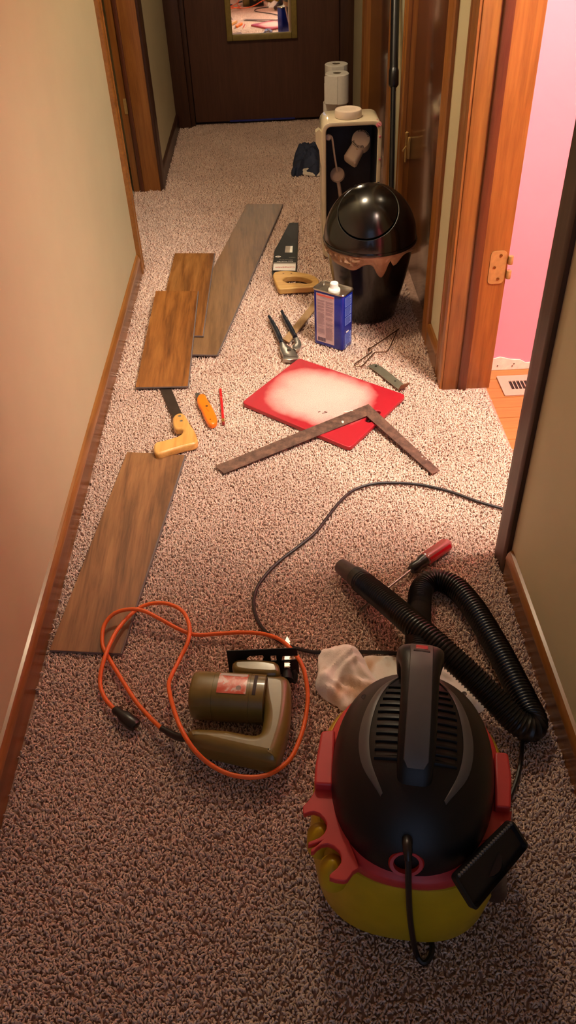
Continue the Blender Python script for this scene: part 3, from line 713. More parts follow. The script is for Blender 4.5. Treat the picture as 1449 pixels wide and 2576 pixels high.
# ---- white rag
def rag_mat():
    t = NT('white_cotton'); v = t.coords(); f = t.noise(v, 7, 3); g = t.noise(v, 300, 2)
    c = t.ramp(f, [(.57, s2l((254, 250, 244))), (.66, s2l((216, 184, 152))), (.76, s2l((168, 128, 94)))])
    t.l(c, t.b.inputs['Base Color']); t.b.inputs['Roughness'].default_value = .95; t.b.inputs['Sheen Weight'].default_value = .3; t.bump(g, .4, .0015)
    return t.m
M['rag'] = rag_mat()
def cloth(name, outline, hgt, mat, parent, seed, folds=5, rings=16, base=.002, centre=None):
    R = random.Random(seed); O = smooth_poly(outline, 5); n = len(O)
    c = centre or sum(O, Vector()) / n; c = Vector((c.x, c.y, 0))
    ph = [R.uniform(0, 6.28) for _ in range(6)]; dirs = [R.uniform(0, 3.14) for _ in range(3)]
    V = [Vector((c.x, c.y, base + hgt))]; F = []
    def zz(p, s):
        w_ = max(0.0, 1 - s ** 5); h = .72
        for k in range(3):
            q = p.x * math.cos(dirs[k]) + p.y * math.sin(dirs[k]); q2 = -p.x * math.sin(dirs[k]) + p.y * math.cos(dirs[k])
            h += .16 * math.sin(q * (26 + 17 * k) * folds / 5 + ph[k] + 1.6 * math.sin(q2 * 14 + ph[k + 3]))
        h += .05 * math.sin(p.x * 150 + 5 * math.sin(p.y * 60 + ph[0])) + .05 * math.sin(p.y * 130 + 4 * math.sin(p.x * 70 + ph[1]))
        return base + hgt * w_ * max(.12, h)
    for i in range(1, rings + 1):
        s = i / rings
        for k in range(n):
            p = c.lerp(Vector((O[k].x, O[k].y, 0)), s); V.append(Vector((p.x, p.y, zz(p, s))))
    V[0].z = zz(c, 0)
    for k in range(n): F.append((0, 1 + k, 1 + (k + 1) % n))
    for i in range(rings - 1):
        for k in range(n):
            l = (k + 1) % n; a = 1 + i * n; b = a + n; F.append((a + k, b + k, b + l, a + l))
    V2 = len(V)
    for k in range(n): V.append(Vector((O[k].x, O[k].y, base - .001)))
    a = 1 + (rings - 1) * n
    for k in range(n): l = (k + 1) % n; F.append((a + k, V2 + k, V2 + l, a + l))
    F.append(tuple(V2 + k for k in range(n))[::-1])
    return mesh(name, V, F, mat, parent)
rg = root('rag', AT(880, 1690, 0), 'crumpled white cotton rag with brown stains beside the vacuum', 'rag')
cloth('front_fold', [AT(x, y, .03) for x, y in [(802, 1620), (830, 1613), (868, 1611), (895, 1614), (915, 1636), (935, 1672), (955, 1700), (962, 1730), (915, 1748), (868, 1768), (846, 1755), (815, 1738), (793, 1708), (800, 1668)]], .050, 'rag', rg, 3, 6)
cloth('rear_fold', [AT(x, y, .012) for x, y in [(915, 1648), (950, 1645), (995, 1648), (1060, 1655), (1130, 1680), (1180, 1725), (1222, 1775), (1150, 1790), (1000, 1740), (940, 1710)]], .030, 'rag', rg, 8, 6)
# ================================================================== BY THE RIGHT WALL
# ---- blue solvent can
M['can_blue'] = plain('blue_enamel', (22, 44, 158), .25, .2, var=.06, coat=.3); M['tin'] = plain('tin', (186, 178, 164), .22, .95, var=.08)
M['label'] = plain('pale_label', (206, 184, 188), .45, var=.03); M['label_text'] = plain('label_text', (158, 136, 146), .5); M['label_red'] = plain('label_red', (224, 104, 92), .5)
M['label_blue'] = plain('side_print', (112, 136, 204), .45); M['white_cap'] = plain('white_cap', (246, 242, 236), .35, var=.02); M['barcode'] = plain('barcode_ink', (84, 72, 96), .5)
HC = .208
ca = -math.radians(37)
cw, cdp = .124, .070
cu_, cv_ = Vector((math.cos(ca), math.sin(ca), 0)), Vector((-math.sin(ca), math.cos(ca), 0))
cc = (AT(794, 864, 0) + AT(862, 882, 0)) / 2 + cv_ * (cdp / 2) + cu_ * .000 + Vector((-.004, 0.004, 0))
CM = Matrix.Identity(4); CM.col[0].xyz = cu_; CM.col[1].xyz = cv_; CM.translation = cc
can = root('solvent_can', cc, 'blue rectangular metal solvent can with white cap and pale label', 'can')
def rr(a, b, r_, z): return [CM @ Vector((p.x, p.y, z)) for p in round_poly([(-a, -b, 0), (a, -b, 0), (a, b, 0), (-a, b, 0)], r_, 5)]
a_, b_ = cw / 2, cdp / 2
loft('body', [rr(a_ - .001, b_ - .001, .013, .0), rr(a_, b_, .014, .002), rr(a_, b_, .014, HC - .004), rr(a_ - .001, b_ - .001, .014, HC - .002)], 'can_blue', can, (True, False))
loft('rim', [rr(a_ - .001, b_ - .001, .013, HC - .004), rr(a_ + .0025, b_ + .0025, .016, HC - .003), rr(a_ + .003, b_ + .003, .016, HC), rr(a_ + .0015, b_ + .0015, .015, HC + .002), rr(a_ - .001, b_ - .001, .013, HC + .001), rr(a_ - .002, b_ - .002, .013, HC - .008)], 'tin', can, (False, False))
loft('top_plate', [rr(a_ - .001, b_ - .001, .013, HC - .0085), rr(a_ - .001, b_ - .001, .013, HC - .0075)], 'tin', can)
sp0 = CM @ Vector((.004, 0, HC - .008))
lathe('spout_cap', [(.004, 0), (.021, 0), (.0215, .005), (.019, .010), (.016, .012), (.0145, .014), (.0145, .028), (.012, .031), (.004, .031)], sp0, 'white_cap', can, 24)
def onface(x0, x1, z0, z1, d, th=.0004):     # box on the front face
    return [(x0, x1, -b_ - d - th, -b_ - d + .0002, z0, z1)]
lb = from_bm('label_panel', bm_box(-.047, .027, -b_ - .0006, -b_ + .0001, .012, HC - .011, 0, 1, CM), 'label', can)
joinboxes('red_stripe', onface(-.045, .025, HC - .020, HC - .014, .0006), 'label_red', lb, CM)
bx = []
RR = random.Random(4)
for colx in ((-.043, -.012), (-.008, .024)):
    z_ = HC - .036
    while z_ > (.042 if colx[0] < -.02 else .024):
        if RR.random() < .85: bx += onface(colx[0], colx[1] - RR.uniform(0, .006), z_, z_ + .0012, .0006, .0002)
        z_ -= .0023
for z_ in (HC - .024, HC - .028): bx += onface(-.030, .018, z_, z_ + .0013, .0006, .0002)
joinboxes('text_lines', bx, 'label_text', lb, CM)['kind'] = 'stuff'
bx = []
x_ = -.041
while x_ < -.010: 
    w_ = RR.choice((.0006, .0012, .0018)); bx += onface(x_, x_ + w_, .016, .030, .0006, .0003); x_ += w_ + RR.choice((.0006, .001))
joinboxes('barcode', bx, 'barcode', lb, CM)['kind'] = 'stuff'
for z0, z1 in ((HC - .048, HC - .014), (HC - .083, HC - .052), (HC - .117, HC - .087), (.014, .058)):
    sd_ = joinboxes('side_print', [(a_ - .0002, a_ + .0006, -.020, .020, z0, z1)], 'label_blue', can, CM)
    tl = []; z_ = z0 + .003
    while z_ < z1 - .002:
        tl.append((a_ + .0005, a_ + .0009, -.017, .017 - RR.uniform(0, .010), z_, z_ + .0013)); z_ += .0032
    joinboxes('side_text', tl, 'can_blue', sd_, CM)['kind'] = 'stuff'
tri = [(0, .012), (.0055, .0035), (-.0055, .0035)]
joinboxes('side_heading', [(a_ + .0004, a_ + .001, -.013, .004, .061, .066)], 'white_cap', sd_, CM)
pts = [CM @ Vector((a_ + .001, x - .010, z + .001)) for x, z in tri]
tube('warning_triangle', pts, .0008, 'white_cap', sd_, 6, 0, closed=True)

# ---- swing-top waste bin
M['bin'] = plain('glossy_black_plastic', (15, 14, 13), .22, var=.1, coat=.3)
BC = Vector((.343, 2.775, 0)); ZR = .285
bn = root('waste_bin', BC, 'glossy black waste bin with dome swing lid', 'bin')
pf = [(.002, .004), (.095, .004), (.101, .0), (.105, .004), (.108, .02), (.124, .09), (.139, .16), (.150, .22), (.157, .268), (.160, .275), (.160, ZR), (.155, ZR), (.150, .27), (.118, .09), (.100, .015), (.002, .012)]
lathe('bin_body', pf, BC, 'bin', bn, 64)
A3 = Vector((.166, .166, .185)); C3 = BC + Vector((0, 0, ZR + .004))
def hit_dir(x, y):
    d = ray(x, y).normalized(); o = Vector((0, 0, H)) - C3
    oo = Vector((o.x / A3.x, o.y / A3.y, o.z / A3.z)); dd = Vector((d.x / A3.x, d.y / A3.y, d.z / A3.z))
    a = dd.dot(dd); b = oo.dot(dd); c = oo.dot(oo) - 1; D = max(b * b - a * c, 0); return (oo + dd * ((-b - math.sqrt(D)) / a)).normalized()
nd = hit_dir(924, 512)
tx = nd.cross(Vector((0, 0, 1))).normalized(); ty = nd.cross(tx).normalized()
al = 0.665
def sph(th, ph, k=1.0): u = (nd * math.cos(th) + (tx * math.cos(ph) + ty * math.sin(ph)) * math.sin(th)) * k; return C3 + Vector((u.x * A3.x, u.y * A3.y, u.z * A3.z))
ns = 72
bm = bmesh.new(); prev = None
seq = [(al + .022, .93), (al + .022, .985), (al + .034, 1.0)] + [(t, 1.0) for t in np.linspace(al + .06, math.pi * .93, 26)]
for th, k in seq:
    rg_ = [bm.verts.new(sph(th, 2 * math.pi * i / ns, k)) for i in range(ns)]
    if prev:
        for i in range(ns): bm.faces.new((prev[i], prev[(i + 1) % ns], rg_[(i + 1) % ns], rg_[i]))
    prev = rg_
bmesh.ops.bisect_plane(bm, geom=list(bm.verts) + list(bm.edges) + list(bm.faces), plane_co=C3, plane_no=(0, 0, -1), clear_outer=True, clear_inner=False)
dome = from_bm('lid_dome', bm, 'bin', bn)
lathe('lid_collar', [(.1645, -.004), (.1685, -.004), (.1695, .0), (.1675, .006), (.1645, .006)], C3, 'bin', bn, 64, close=False)
V = [sph(0, 0, 1.0)]; F = []
sf = [(t, 1.0) for t in np.linspace(.05, al - .03, 14)] + [(al - .012, 1.002), (al - .002, .992), (al - .002, .93)]
for th, k in sf: V += [sph(th, 2 * math.pi * i / ns, k) for i in range(ns)]
for i in range(ns): F.append((0, 1 + i, 1 + (i + 1) % ns))
for j in range(len(sf) - 1):
    for i in range(ns): a = 1 + j * ns; F.append((a + i, a + ns + i, a + ns + (i + 1) % ns, a + (i + 1) % ns))
mesh('swing_flap', V, F, 'bin', bn)
for px_, py_ in ((893, 462), (952, 458)):
    u = hit_dir(px_, py_); lathe('hinge_slot', [(.0005, 0), (.004, 0), (.003, .002)], C3 + Vector((u.x * A3.x, u.y * A3.y, u.z * A3.z)), 'black_pl', dome, 8, u)
# liner bag hanging over the rim
lm = NT('liner_plastic'); vv = lm.coords(); ff = lm.noise(vv, 9, 4)
lm.l(lm.ramp(ff, [(.35, s2l((150, 108, 78))), (.6, s2l((206, 162, 126)))]), lm.b.inputs['Base Color']); lm.b.inputs['Roughness'].default_value = .3
lm.b.inputs['Transmission Weight'].default_value = .15; M['liner'] = lm.m
n = 150; rows = 9; V = []; F = []
def rbody(z):
    for (r0, z0), (r1, z1) in zip(pf[2:11], pf[3:12]):
        if z0 <= z <= z1 and z1 > z0: return r0 + (r1 - r0) * (z - z0) / (z1 - z0)
    return .160
Rg = random.Random(5)
for k in range(n):
    a = 2 * math.pi * k / n; ad = math.degrees(a) % 360           # 270 deg faces the camera
    d = .030 + .010 * math.sin(3 * a + 1) + .006 * math.sin(9 * a)
    def bump_(c, w_, h): 
        q = ((ad - c + 180) % 360) - 180; return h * math.exp(-(q / w_) ** 2)
    d += bump_(232, 17, .022) + bump_(210, 12, .008) + bump_(281, 6, .046) + bump_(274, 5, .026) + bump_(299, 9, .020) - bump_(290, 3, .022) - bump_(256, 9, .012) - bump_(330, 20, .01)
    crump = .011 if 195 < ad < 250 else .004
    for j in range(rows):
        t = j / (rows - 1); z = ZR - .001 - d * t
        rr_ = rbody(z) + .0025 + crump * math.sin(math.pi * min(t * 1.1, 1)) * (.5 + .5 * math.sin(a * 46 + 4 * math.sin(t * 7 + a * 9))) + .003 * t
        rr_ = max(rr_, .164 if t < .05 else 0)
        V.append(BC + Vector((rr_ * math.cos(a), rr_ * math.sin(a), z)))
for k in range(n):
    l = (k + 1) % n
    for j in range(rows - 1): F.append((k * rows + j, l * rows + j, l * rows + j + 1, k * rows + j + 1))
ln_ = mesh('liner_bag', V, F, 'liner', bn); ln_['label'] = 'crumpled brown plastic liner hanging out below the lid'
md = ln_.modifiers.new('thickness', 'SOLIDIFY'); md.thickness = .0008

# ---- toilet tank standing on its side
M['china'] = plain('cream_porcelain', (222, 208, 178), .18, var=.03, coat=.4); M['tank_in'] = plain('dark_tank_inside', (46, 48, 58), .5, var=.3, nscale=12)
M['whitepl'] = plain('white_plastic', (226, 208, 190), .4, var=.04); M['pinkpaint'] = plain('pink_smear', (224, 130, 140), .5)
M['dk'] = plain('dark_slot', (40, 30, 28), .6)
TX0, TX1, TY0, TY1, TZ = .205, .442, 3.285, 3.475, .545
tk = root('toilet_tank', ((TX0 + TX1) / 2, 3.37, 0), 'cream porcelain toilet tank standing on its side, open end forward', 'toilet tank')
def tr(ins, y, r_, grow=0): return [Vector((p.x, y, p.y)) for p in [Vector((q.x, q.y, 0)) for q in round_poly([(TX0 + ins - grow, ins, 0), (TX1 - ins + grow, ins, 0), (TX1 - ins + grow, TZ - ins, 0), (TX0 + ins - grow, TZ - ins, 0)], r_, 6)]]
loft('shell', [tr(.012, TY1, .03), tr(.004, TY1 - .008, .034), tr(.0, TY1 - .02, .038), tr(.0, TY0 + .006, .038), tr(.002, TY0 + .001, .037), tr(.006, TY0, .034), tr(.014, TY0 + .001, .027), tr(.017, TY0 + .005, .024)], 'china', tk, (True, False))
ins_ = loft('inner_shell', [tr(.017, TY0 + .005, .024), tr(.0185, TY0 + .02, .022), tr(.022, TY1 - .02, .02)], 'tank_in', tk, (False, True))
for sx_, s_ in ((TX0, -1), (TX1, 1)):
    prof = [(0, .505), (.014, .518), (.028, .508), (.028, .470), (.014, .440), (.010, .395), (.001, .370)]
    if s_ > 0: prof = [(0, .415), (.004, .420), (.010, .400), (.010, .372), (.003, .355)]
    rings = [[Vector((sx_ + s_ * x - s_ * .004, y, z)) for x, z in prof] for y in (TY0 + .012, TY0 + .05)]
    loft('side_lug', rings, 'china', tk)
# pink paint smears near the upper corner
for q, rr_, ax_ in ((Vector((TX1 - .0112, TY0 + .022, TZ - .0112)), .015, (.707, -.1, .707)), (Vector((TX1 - .0165, TY0 - .0002, TZ - .0165)), .009, (.15, -1, .15)), (Vector((TX1 - .0105, TY0 + .004, TZ - .013)), .010, (.5, -.6, .6)), (Vector((TX1 - .008, TY0 - .0004, TZ - .060)), .005, (0, -1, 0)), (Vector((TX1 - .006, TY0 - .0004, .400)), .005, (0, -1, 0))):
    lathe('paint_smear', [(.0006, 0), (rr_, 0), (rr_ * .7, .0009)], q, 'pinkpaint', tk, 14, ax_)
# fill valve inside
hp = ATY(908, 352, 3.335); axv = Vector((-.12, -.80, .58)).normalized()
fv = lathe('fill_valve_head', [(.001, -.05), (.036, -.05), (.037, .0), (.036, .010), (.030, .014), (.001, .015)], hp, 'whitepl', tk, 32, axv)
q = Vector((0, 0, 1)).rotation_difference(axv)
sl_ = []
for k in range(36):
    a = 2 * math.pi * k / 36
    if (.15 < (a % math.pi) < 1.9): 
        lp = q @ Vector((.0315 * math.cos(a), .0315 * math.sin(a), .0128)); tn = q @ Vector((math.cos(a), math.sin(a), -.25))
        sl_.append((hp + lp - tn * .0045, hp + lp + tn * .0045))
V = []; F = []
for s_, e_ in sl_:
    t_ = (e_ - s_).normalized(); sd__ = t_.cross(axv).normalized() * .0013; b0 = len(V)
    V += [s_ + sd__, s_ - sd__, e_ - sd__, e_ + sd__] ; V += [v + axv * .0012 for v in V[b0:b0 + 4]]
    F += [tuple(b0 + i for i in f) for f in ((0, 1, 2, 3), (7, 6, 5, 4), (0, 4, 5, 1), (1, 5, 6, 2), (2, 6, 7, 3), (3, 7, 4, 0))]
mesh('head_slots', V, F, 'dk', fv)['kind'] = 'stuff'
bp = ATY(881, 400, 3.325); dv = (bp - hp)
R0 = []
xs = dv.normalized(); ysd = axv.cross(xs).normalized()
for t, hw, dd in ((.1, .027, .030), (.55, .029, .032), (1.0, .031, .034), (1.08, .027, .028)):
    c_ = hp + dv * t - axv * .022
    R0.append([c_ + ysd * hw * math.copysign(abs(math.cos(a)) ** .55, math.cos(a)) + axv * dd * math.copysign(abs(math.sin(a)) ** .55, math.sin(a)) for a in np.linspace(0, 2 * math.pi, 25)[:-1]])
fb = loft('fill_valve_body', R0, 'whitepl', tk)
for t_, o_ in ((.34, -.006), (.46, .006)):
    lathe('valve_bolt', [(.0005, 0), (.004, 0), (.0035, .002)], hp + dv * t_ + ysd * o_ + axv * .010, 'brass', fb, 10, axv)
# trip lever, rod, flapper
g = [ATY(x, y, Y_) for x, y, Y_ in ((826, 341, 3.31), (832, 342, 3.31), (836, 350, 3.315), (842, 395, 3.33), (848, 430, 3.34))]
rod = tube('trip_lever', g, .0065, 'whitepl', tk, 10, 5, flat=(1, .55))
lathe('lever_pivot', [(.001, -.01), (.012, -.01), (.013, .0), (.010, .008), (.001, .009)], ATY(826, 345, 3.315), 'whitepl', rod, 16, (-.2, -1, .2))
fp_ = ATY(849, 440, 3.36)
fl_ = lathe('flapper', [(.001, -.012), (.026, -.010), (.031, 0), (.028, .012), (.012, .022), (.001, .024)], fp_, 'whitepl', tk, 24, (-.15, -.8, .55))
tube('overflow_tube', [ATY(849, 445, 3.35), ATY(853, 470, 3.36), ATY(857, 500, 3.37)], .008, 'whitepl', tk, 12, 4)

# ---- round white jar lid on the tank
jc = AT(876, 283, TZ + .015)
jl_ = root('jar_lid', (jc.x, jc.y, TZ), 'round white plastic lid lying on top of the toilet tank', 'lid')
lathe('rim', [(.050, 0), (.0525, .001), (.053, .004), (.053, .024), (.051, .0275), (.048, .028), (.047, .0265), (.040, .0262), (.001, .0262)], (jc.x, jc.y, TZ + .0005), 'whitepl', jl_, 48)
lathe('raised_ring', [(.030, 0), (.032, .0012), (.034, 0)], (jc.x, jc.y, TZ + .0265), 'whitepl', jl_, 40, close=False)

# ---- toilet paper rolls stacked in the far corner
M['paper'] = plain('tissue_paper', (226, 220, 208), .95, var=.03, nscale=80, bump=.5, bscale=220); M['tube_card'] = plain('cardboard_tube', (120, 104, 84), .9)
first = []
def roll(x, y, z, label, hgt=.104):
    name = 'paper_roll'
    if not first:
        o = root(name, (x, y, z), label, 'paper roll', 'stacked toilet paper rolls')
        p = lathe('paper', [(.022, 0), (.058, 0), (.0615, .003), (.0615, .101), (.058, .104), (.022, .104), (.0215, .102), (.0215, .002), (.022, 0)], (x, y, z), 'paper', o, 40, close=False)
        c_ = lathe('core', [(.0195, .001), (.0215, .001), (.0215, .1035), (.0195, .1035), (.0195, .001)], (x, y, z), 'tube_card', o, 24, close=False)
        tl_ = box('loose_sheet', x - .05, x + .02, y - .0628, y - .0585, z + .004, z + .100, 'paper', o, .0008, 1)
        first.append(o); o.scale = (1, 1, hgt / .104); return o
    s_ = first[0]; o = s_.copy(); COL.objects.link(o); o.location = (x, y, z); o.rotation_euler.z = random.uniform(-.4, .4); o['label'] = label; o.scale = (1, 1, hgt / .104)
    for ch in s_.children:
        c_ = ch.copy(); COL.objects.link(c_); c_.parent = o
    return o
def place(px, py, z): return AT(px, py, z)
q = AT(844, 251, .315); xa, ya = q.x, q.y + .0
for i in range(3): roll(xa + [.004, -.003, 0][i], ya + [.0, .004, 0][i], .001 + .1045 * i, ['white paper roll at the bottom of the front stack behind the tank', 'white paper roll second from the bottom of the front stack', 'white paper roll with its top rim showing under the tall roll'][i])
q = AT(848, 184, .455); roll(q.x, q.y, .3165, 'tall white paper roll on the front stack', .140)
q = AT(846, 160, .5235); xb, yb = min(q.x, .46), q.y + .02
yb = max(yb, ya + .135)
kz = [0, .1045, .209, .3135, .418]
q = ATY(846, 160, yb); hh = (q.z) / 5
for i in range(5): roll(q.x - .004 + [.0, .005, -.006, 0, .004][i], yb, .001 + hh * i, ['bottom paper roll of the rear stack', 'second paper roll of the rear stack from the floor', 'middle paper roll of the rear stack', 'second paper roll from the top of the rear stack', 'topmost paper roll of the rear stack with open core'][i], hh - .0005)

# ---- navy cloth bundle behind the tank
M['navy'] = plain('navy_cloth', (34, 40, 62), .8, var=.35, nscale=14, bump=.4, bscale=90)
M['offwhite'] = plain('offwhite_cloth', (206, 190, 170), .9, var=.06)
nb = root('cloth_bundle', AT(780, 430, 0), 'folded dark navy cloth bundle on the carpet left of the tank', 'cloth')
c1 = cloth('navy_cloth', [AT(x, y, .04) for x, y in [(738, 408), (736, 392), (746, 372), (760, 365), (788, 359), (800, 361), (809, 374), (810, 405), (806, 418), (795, 424), (762, 420), (745, 425)]], .080, 'navy', nb, 11, 9)
cloth('white_lining', [AT(x, y, .006) for x, y in [(752, 433), (765, 424), (792, 420), (804, 420), (808, 432), (802, 440), (775, 439)]], .022, 'offwhite', nb, 12, 4)
cloth('navy_hem', [AT(x, y, .01) for x, y in [(733, 436), (733, 426), (745, 416), (756, 418), (752, 428), (746, 434), (738, 440)]], .032, 'navy', nb, 13, 4)

# ---- black telescopic pole leaning on the wall
M['pole'] = plain('black_pole', (22, 22, 26), .3, .3); M['alu'] = plain('aluminium', (150, 146, 138), .3, .9)
lo, hi_ = Vector((.470, 3.162, .347)), Vector((.505, 3.53, .906)); dv = (hi_ - lo).normalized()
at = lambda z: lo + dv * ((z - lo.z) / dv.z)
po = root('telescopic_pole', at(0), 'black telescopic pole leaning against the right wall behind the bin', 'pole')
zj = ATX(990, 205, .488).z
tube('lower_tube', [at(.01), at(zj + .02)], .0105, 'pole', po, 16, 1)
tube('upper_tube', [at(zj), at(1.16)], .0165, 'pole', po, 16, 1)
tube('locking_collar', [at(zj - .02), at(zj - .012), at(zj + .03), at(zj + .036)], [.012, .0195, .0195, .0175], 'pole', po, 16, 0)
tube('foot_cap', [at(.002), at(.035)], .013, 'pole', po, 16, 1)
sv = Vector((1, 0, 0)).cross(dv).normalized(); sg = Vector((.0085, -.006, 0))
tube('silver_strip', [at(.05) + sg, at(zj - .03) + sg], .0022, 'alu', po, 6, 1)

# ---- floor register in the pink room
M['reg'] = plain('beige_enamel', (190, 156, 136), .4, var=.03)
rx0, rx1, ry0, ry1 = .722, 1.03, 2.152, 2.272
fg = root('floor_register', ((rx0 + rx1) / 2, (ry0 + ry1) / 2, -.01), 'beige metal floor register in the wooden floor of the pink room', 'vent')
o1 = [(p.x, p.y) for p in round_poly([(rx0, ry0, 0), (rx1, ry0, 0), (rx1, ry1, 0), (rx0, ry1, 0)], .006)]
o2 = [(rx0 + .032, ry0 + .034), (rx1 - .032, ry0 + .034), (rx1 - .032, ry1 - .034), (rx0 + .032, ry1 - .034)]
curve_plate('frame', [o1, o2], -.0105, -.0045, 'reg', fg, .0014, 2)
box('duct', rx0 + .03, rx1 - .03, ry0 + .032, ry1 - .032, -.0125, -.0098, 'dk', fg)
x_ = rx0 + .032
while x_ < rx1 - .034:
    box('louver', x_ + .0095, x_ + .0125, ry0 + .033, ry1 - .033, -.0097, -.0052, 'reg', fg)
    x_ += .0125
# ================================================================== JIGSAW
M['olive'] = plain('olive_tan_casting', (114, 99, 46), .36, var=.08, coat=.3)
M['glare_blade'] = plain('glare_blade', (235, 228, 215), .35, .3)  # near-white colour carries the glare on the steel
M['cord_orange'] = plain('orange_cord', (232, 104, 36), .45, var=.05)
M['plate_silver'] = plain('nameplate_silver', (206, 200, 192), .3, .4)
def plate_mat():
    t = NT('worn_red_plate'); v = t.coords(); f = t.noise(v, 55, 4, .6, .8)
    t.l(t.ramp(f, [(.40, s2l((204, 92, 70))), (.52, s2l((218, 130, 112))), (.60, s2l((226, 205, 196)))]), t.b.inputs['Base Color']); t.b.inputs['Roughness'].default_value = .3; return t.m
M['plate_red'] = plate_mat()
jg = root('jigsaw', AT(600, 1820, 0), 'old olive tan jigsaw lying on its side with orange cord', 'jigsaw')
# motor housing: superellipse section swept along the body axis
m0, m1 = AT(487, 1748, .052), AT(668, 1760, .052); m0.z = m1.z = .052
mu = (m1 - m0).normalized(); mv = Vector((-mu.y, mu.x, 0)); Lm = (m1 - m0).length
def mot(t, a, k=1.0, r=.046, p=2.7):
    ca_, sa_ = math.cos(a), math.sin(a)
    return m0 + mu * (Lm * t) + mv * (r * k * math.copysign(abs(ca_) ** (2 / p), ca_)) + Vector((0, 0, r * 1.02 * k * math.copysign(abs(sa_) ** (2 / p), sa_)))
n = 40
ra = [[mot(t, 2 * math.pi * i / n, k) for i in range(n)] for t, k in ((-.02, .55), (-.015, .80), (.0, .90), (.03, .955), (.10, .985), (.30, .99), (.302, .975), (.312, .975), (.314, 1.0), (.80, 1.0), (.802, .985), (.812, .985), (.814, 1.0), (1.0, 1.0))]
mh = loft('motor_housing', ra, 'olive', jg)
def patch(name, t0, t1, a0, a1, mat, parent, off=1.02, nt=4, na=10):
    V = []; F = []
    for k_ in (off, off - .03):
        for i in range(nt + 1):
            for j in range(na + 1): V.append(mot(t0 + (t1 - t0) * i / nt, a0 + (a1 - a0) * j / na, k_))
    q = (nt + 1) * (na + 1); w_ = na + 1
    for i in range(nt):
        for j in range(na): a = i * w_ + j; F.append((a, a + 1, a + w_ + 1, a + w_)); F.append((q + a, q + a + w_, q + a + w_ + 1, q + a + 1))
    for j in range(na): F.append((j, q + j, q + j + 1, j + 1)); a = nt * w_ + j; F.append((a, a + 1, q + a + 1, q + a))
    for i in range(nt): a = i * w_; F.append((a, a + w_, q + a + w_, q + a)); a += na; F.append((a, q + a, q + a + w_, a + w_))
    return mesh(name, V, F, mat, parent)
D_ = math.radians
np_ = patch('nameplate', .37, .765, D_(60), D_(112), 'plate_red', mh)
patch('nameplate_band', .38, .755, D_(60.5), D_(72), 'plate_silver', np_, 1.026)
lathe('nameplate_seal', [(.0005, 0), (.0055, 0), (.005, .0006)], mot(.66, D_(97), 1.022), 'card_grey', np_, 16, (0, -.25, 1))
patch('vent_slot', .85, .895, D_(60), D_(112), 'dk', mh, 1.012)
# column and handle casting
outl = smooth_poly([AT(x, y, .062) for x, y in [(652, 1700), (690, 1697), (722, 1706), (732, 1728), (732, 1770), (726, 1820), (714, 1866), (700, 1905), (686, 1916), (640, 1908), (560, 1890), (490, 1872), (471, 1860), (470, 1846), (480, 1836), (510, 1834), (570, 1838), (630, 1849), (650, 1847), (658, 1835), (662, 1800), (655, 1760)]], 4)
hb = curve_plate('handle_body', [[(p.x, p.y) for p in outl]], .006, .074, 'olive', jg, .020, 6)
box('switch', 0, .026, -.004, .004, -.006, .006, 'dk', hb, .002, 2, Matrix.Translation(AT(636, 1911, .030)) @ Matrix.Rotation(D_(-8), 4, 'Z'))
gc = smooth_poly([AT(x, y, .07) for x, y in [(590, 1668), (640, 1664), (690, 1670), (703, 1682), (700, 1702), (650, 1702), (592, 1694)]], 4)
curve_plate('gear_case', [[(p.x, p.y) for p in gc]], .012, .082, 'olive', jg, .010, 4)
# sole plate standing upright behind the body
YS = 1.066
def sp(x, z): return (x, z)
xl = ATY(570, 1640, YS).x; xr = ATY(746, 1660, YS).x
zt = .100
so = [(xl, .012), (xl, zt), (xl + .148, zt - .001), (xl + .150, zt - .026), (xl + .118, zt - .026), (xl + .115, zt - .040), (xl + .150, zt - .040), (xl + .152, .012)]
h1 = [(xl + .040, zt - .028), (xl + .048, zt - .020), (xl + .075, zt - .019), (xl + .078, zt - .026), (xl + .072, zt - .042), (xl + .045, zt - .042)]
h2 = [(xl + .092, zt - .022), (xl + .104, zt - .022), (xl + .104, zt - .040), (xl + .092, zt - .040)]
shx = Matrix.Translation((0, YS, 0)) @ Matrix.Rotation(D_(90), 4, 'X')
curve_plate('sole_plate', [so, h1, h2], -.0012, .0012, 'black_blade', jg, .0003, 1, shx)
bl_ = [AT(714.5, 1680, .056), AT(727, 1680, .056)]
bw = []
base_l, base_r = AT(715, 1690, .056), AT(727, 1690, .056); tipp = AT(722, 1600, .056)
steps = 14
for i in range(steps):
    t = i / steps; p_ = base_r.lerp(AT(727, 1612, .056), t); bw.append(p_); bw.append(base_r.lerp(AT(727, 1612, .056), t + .6 / steps) + Vector((.0028, 0, 0)))
pg_ = [base_l] + bw + [AT(727, 1608, .056), tipp, AT(717, 1612, .056)]
prism('saw_blade', pg_, 'glare_blade', .0016, jg)
tube('blade_clamp', [AT(722, 1712, .052), AT(722, 1695, .054), AT(721, 1684, .056)], [.014, .011, .008], 'black_blade', jg, 14, 0)
tube('roller_guide', [AT(736, 1716, .04), AT(741, 1700, .045), AT(736, 1690, .048)], .008, 'black_blade', jg, 10, 3)
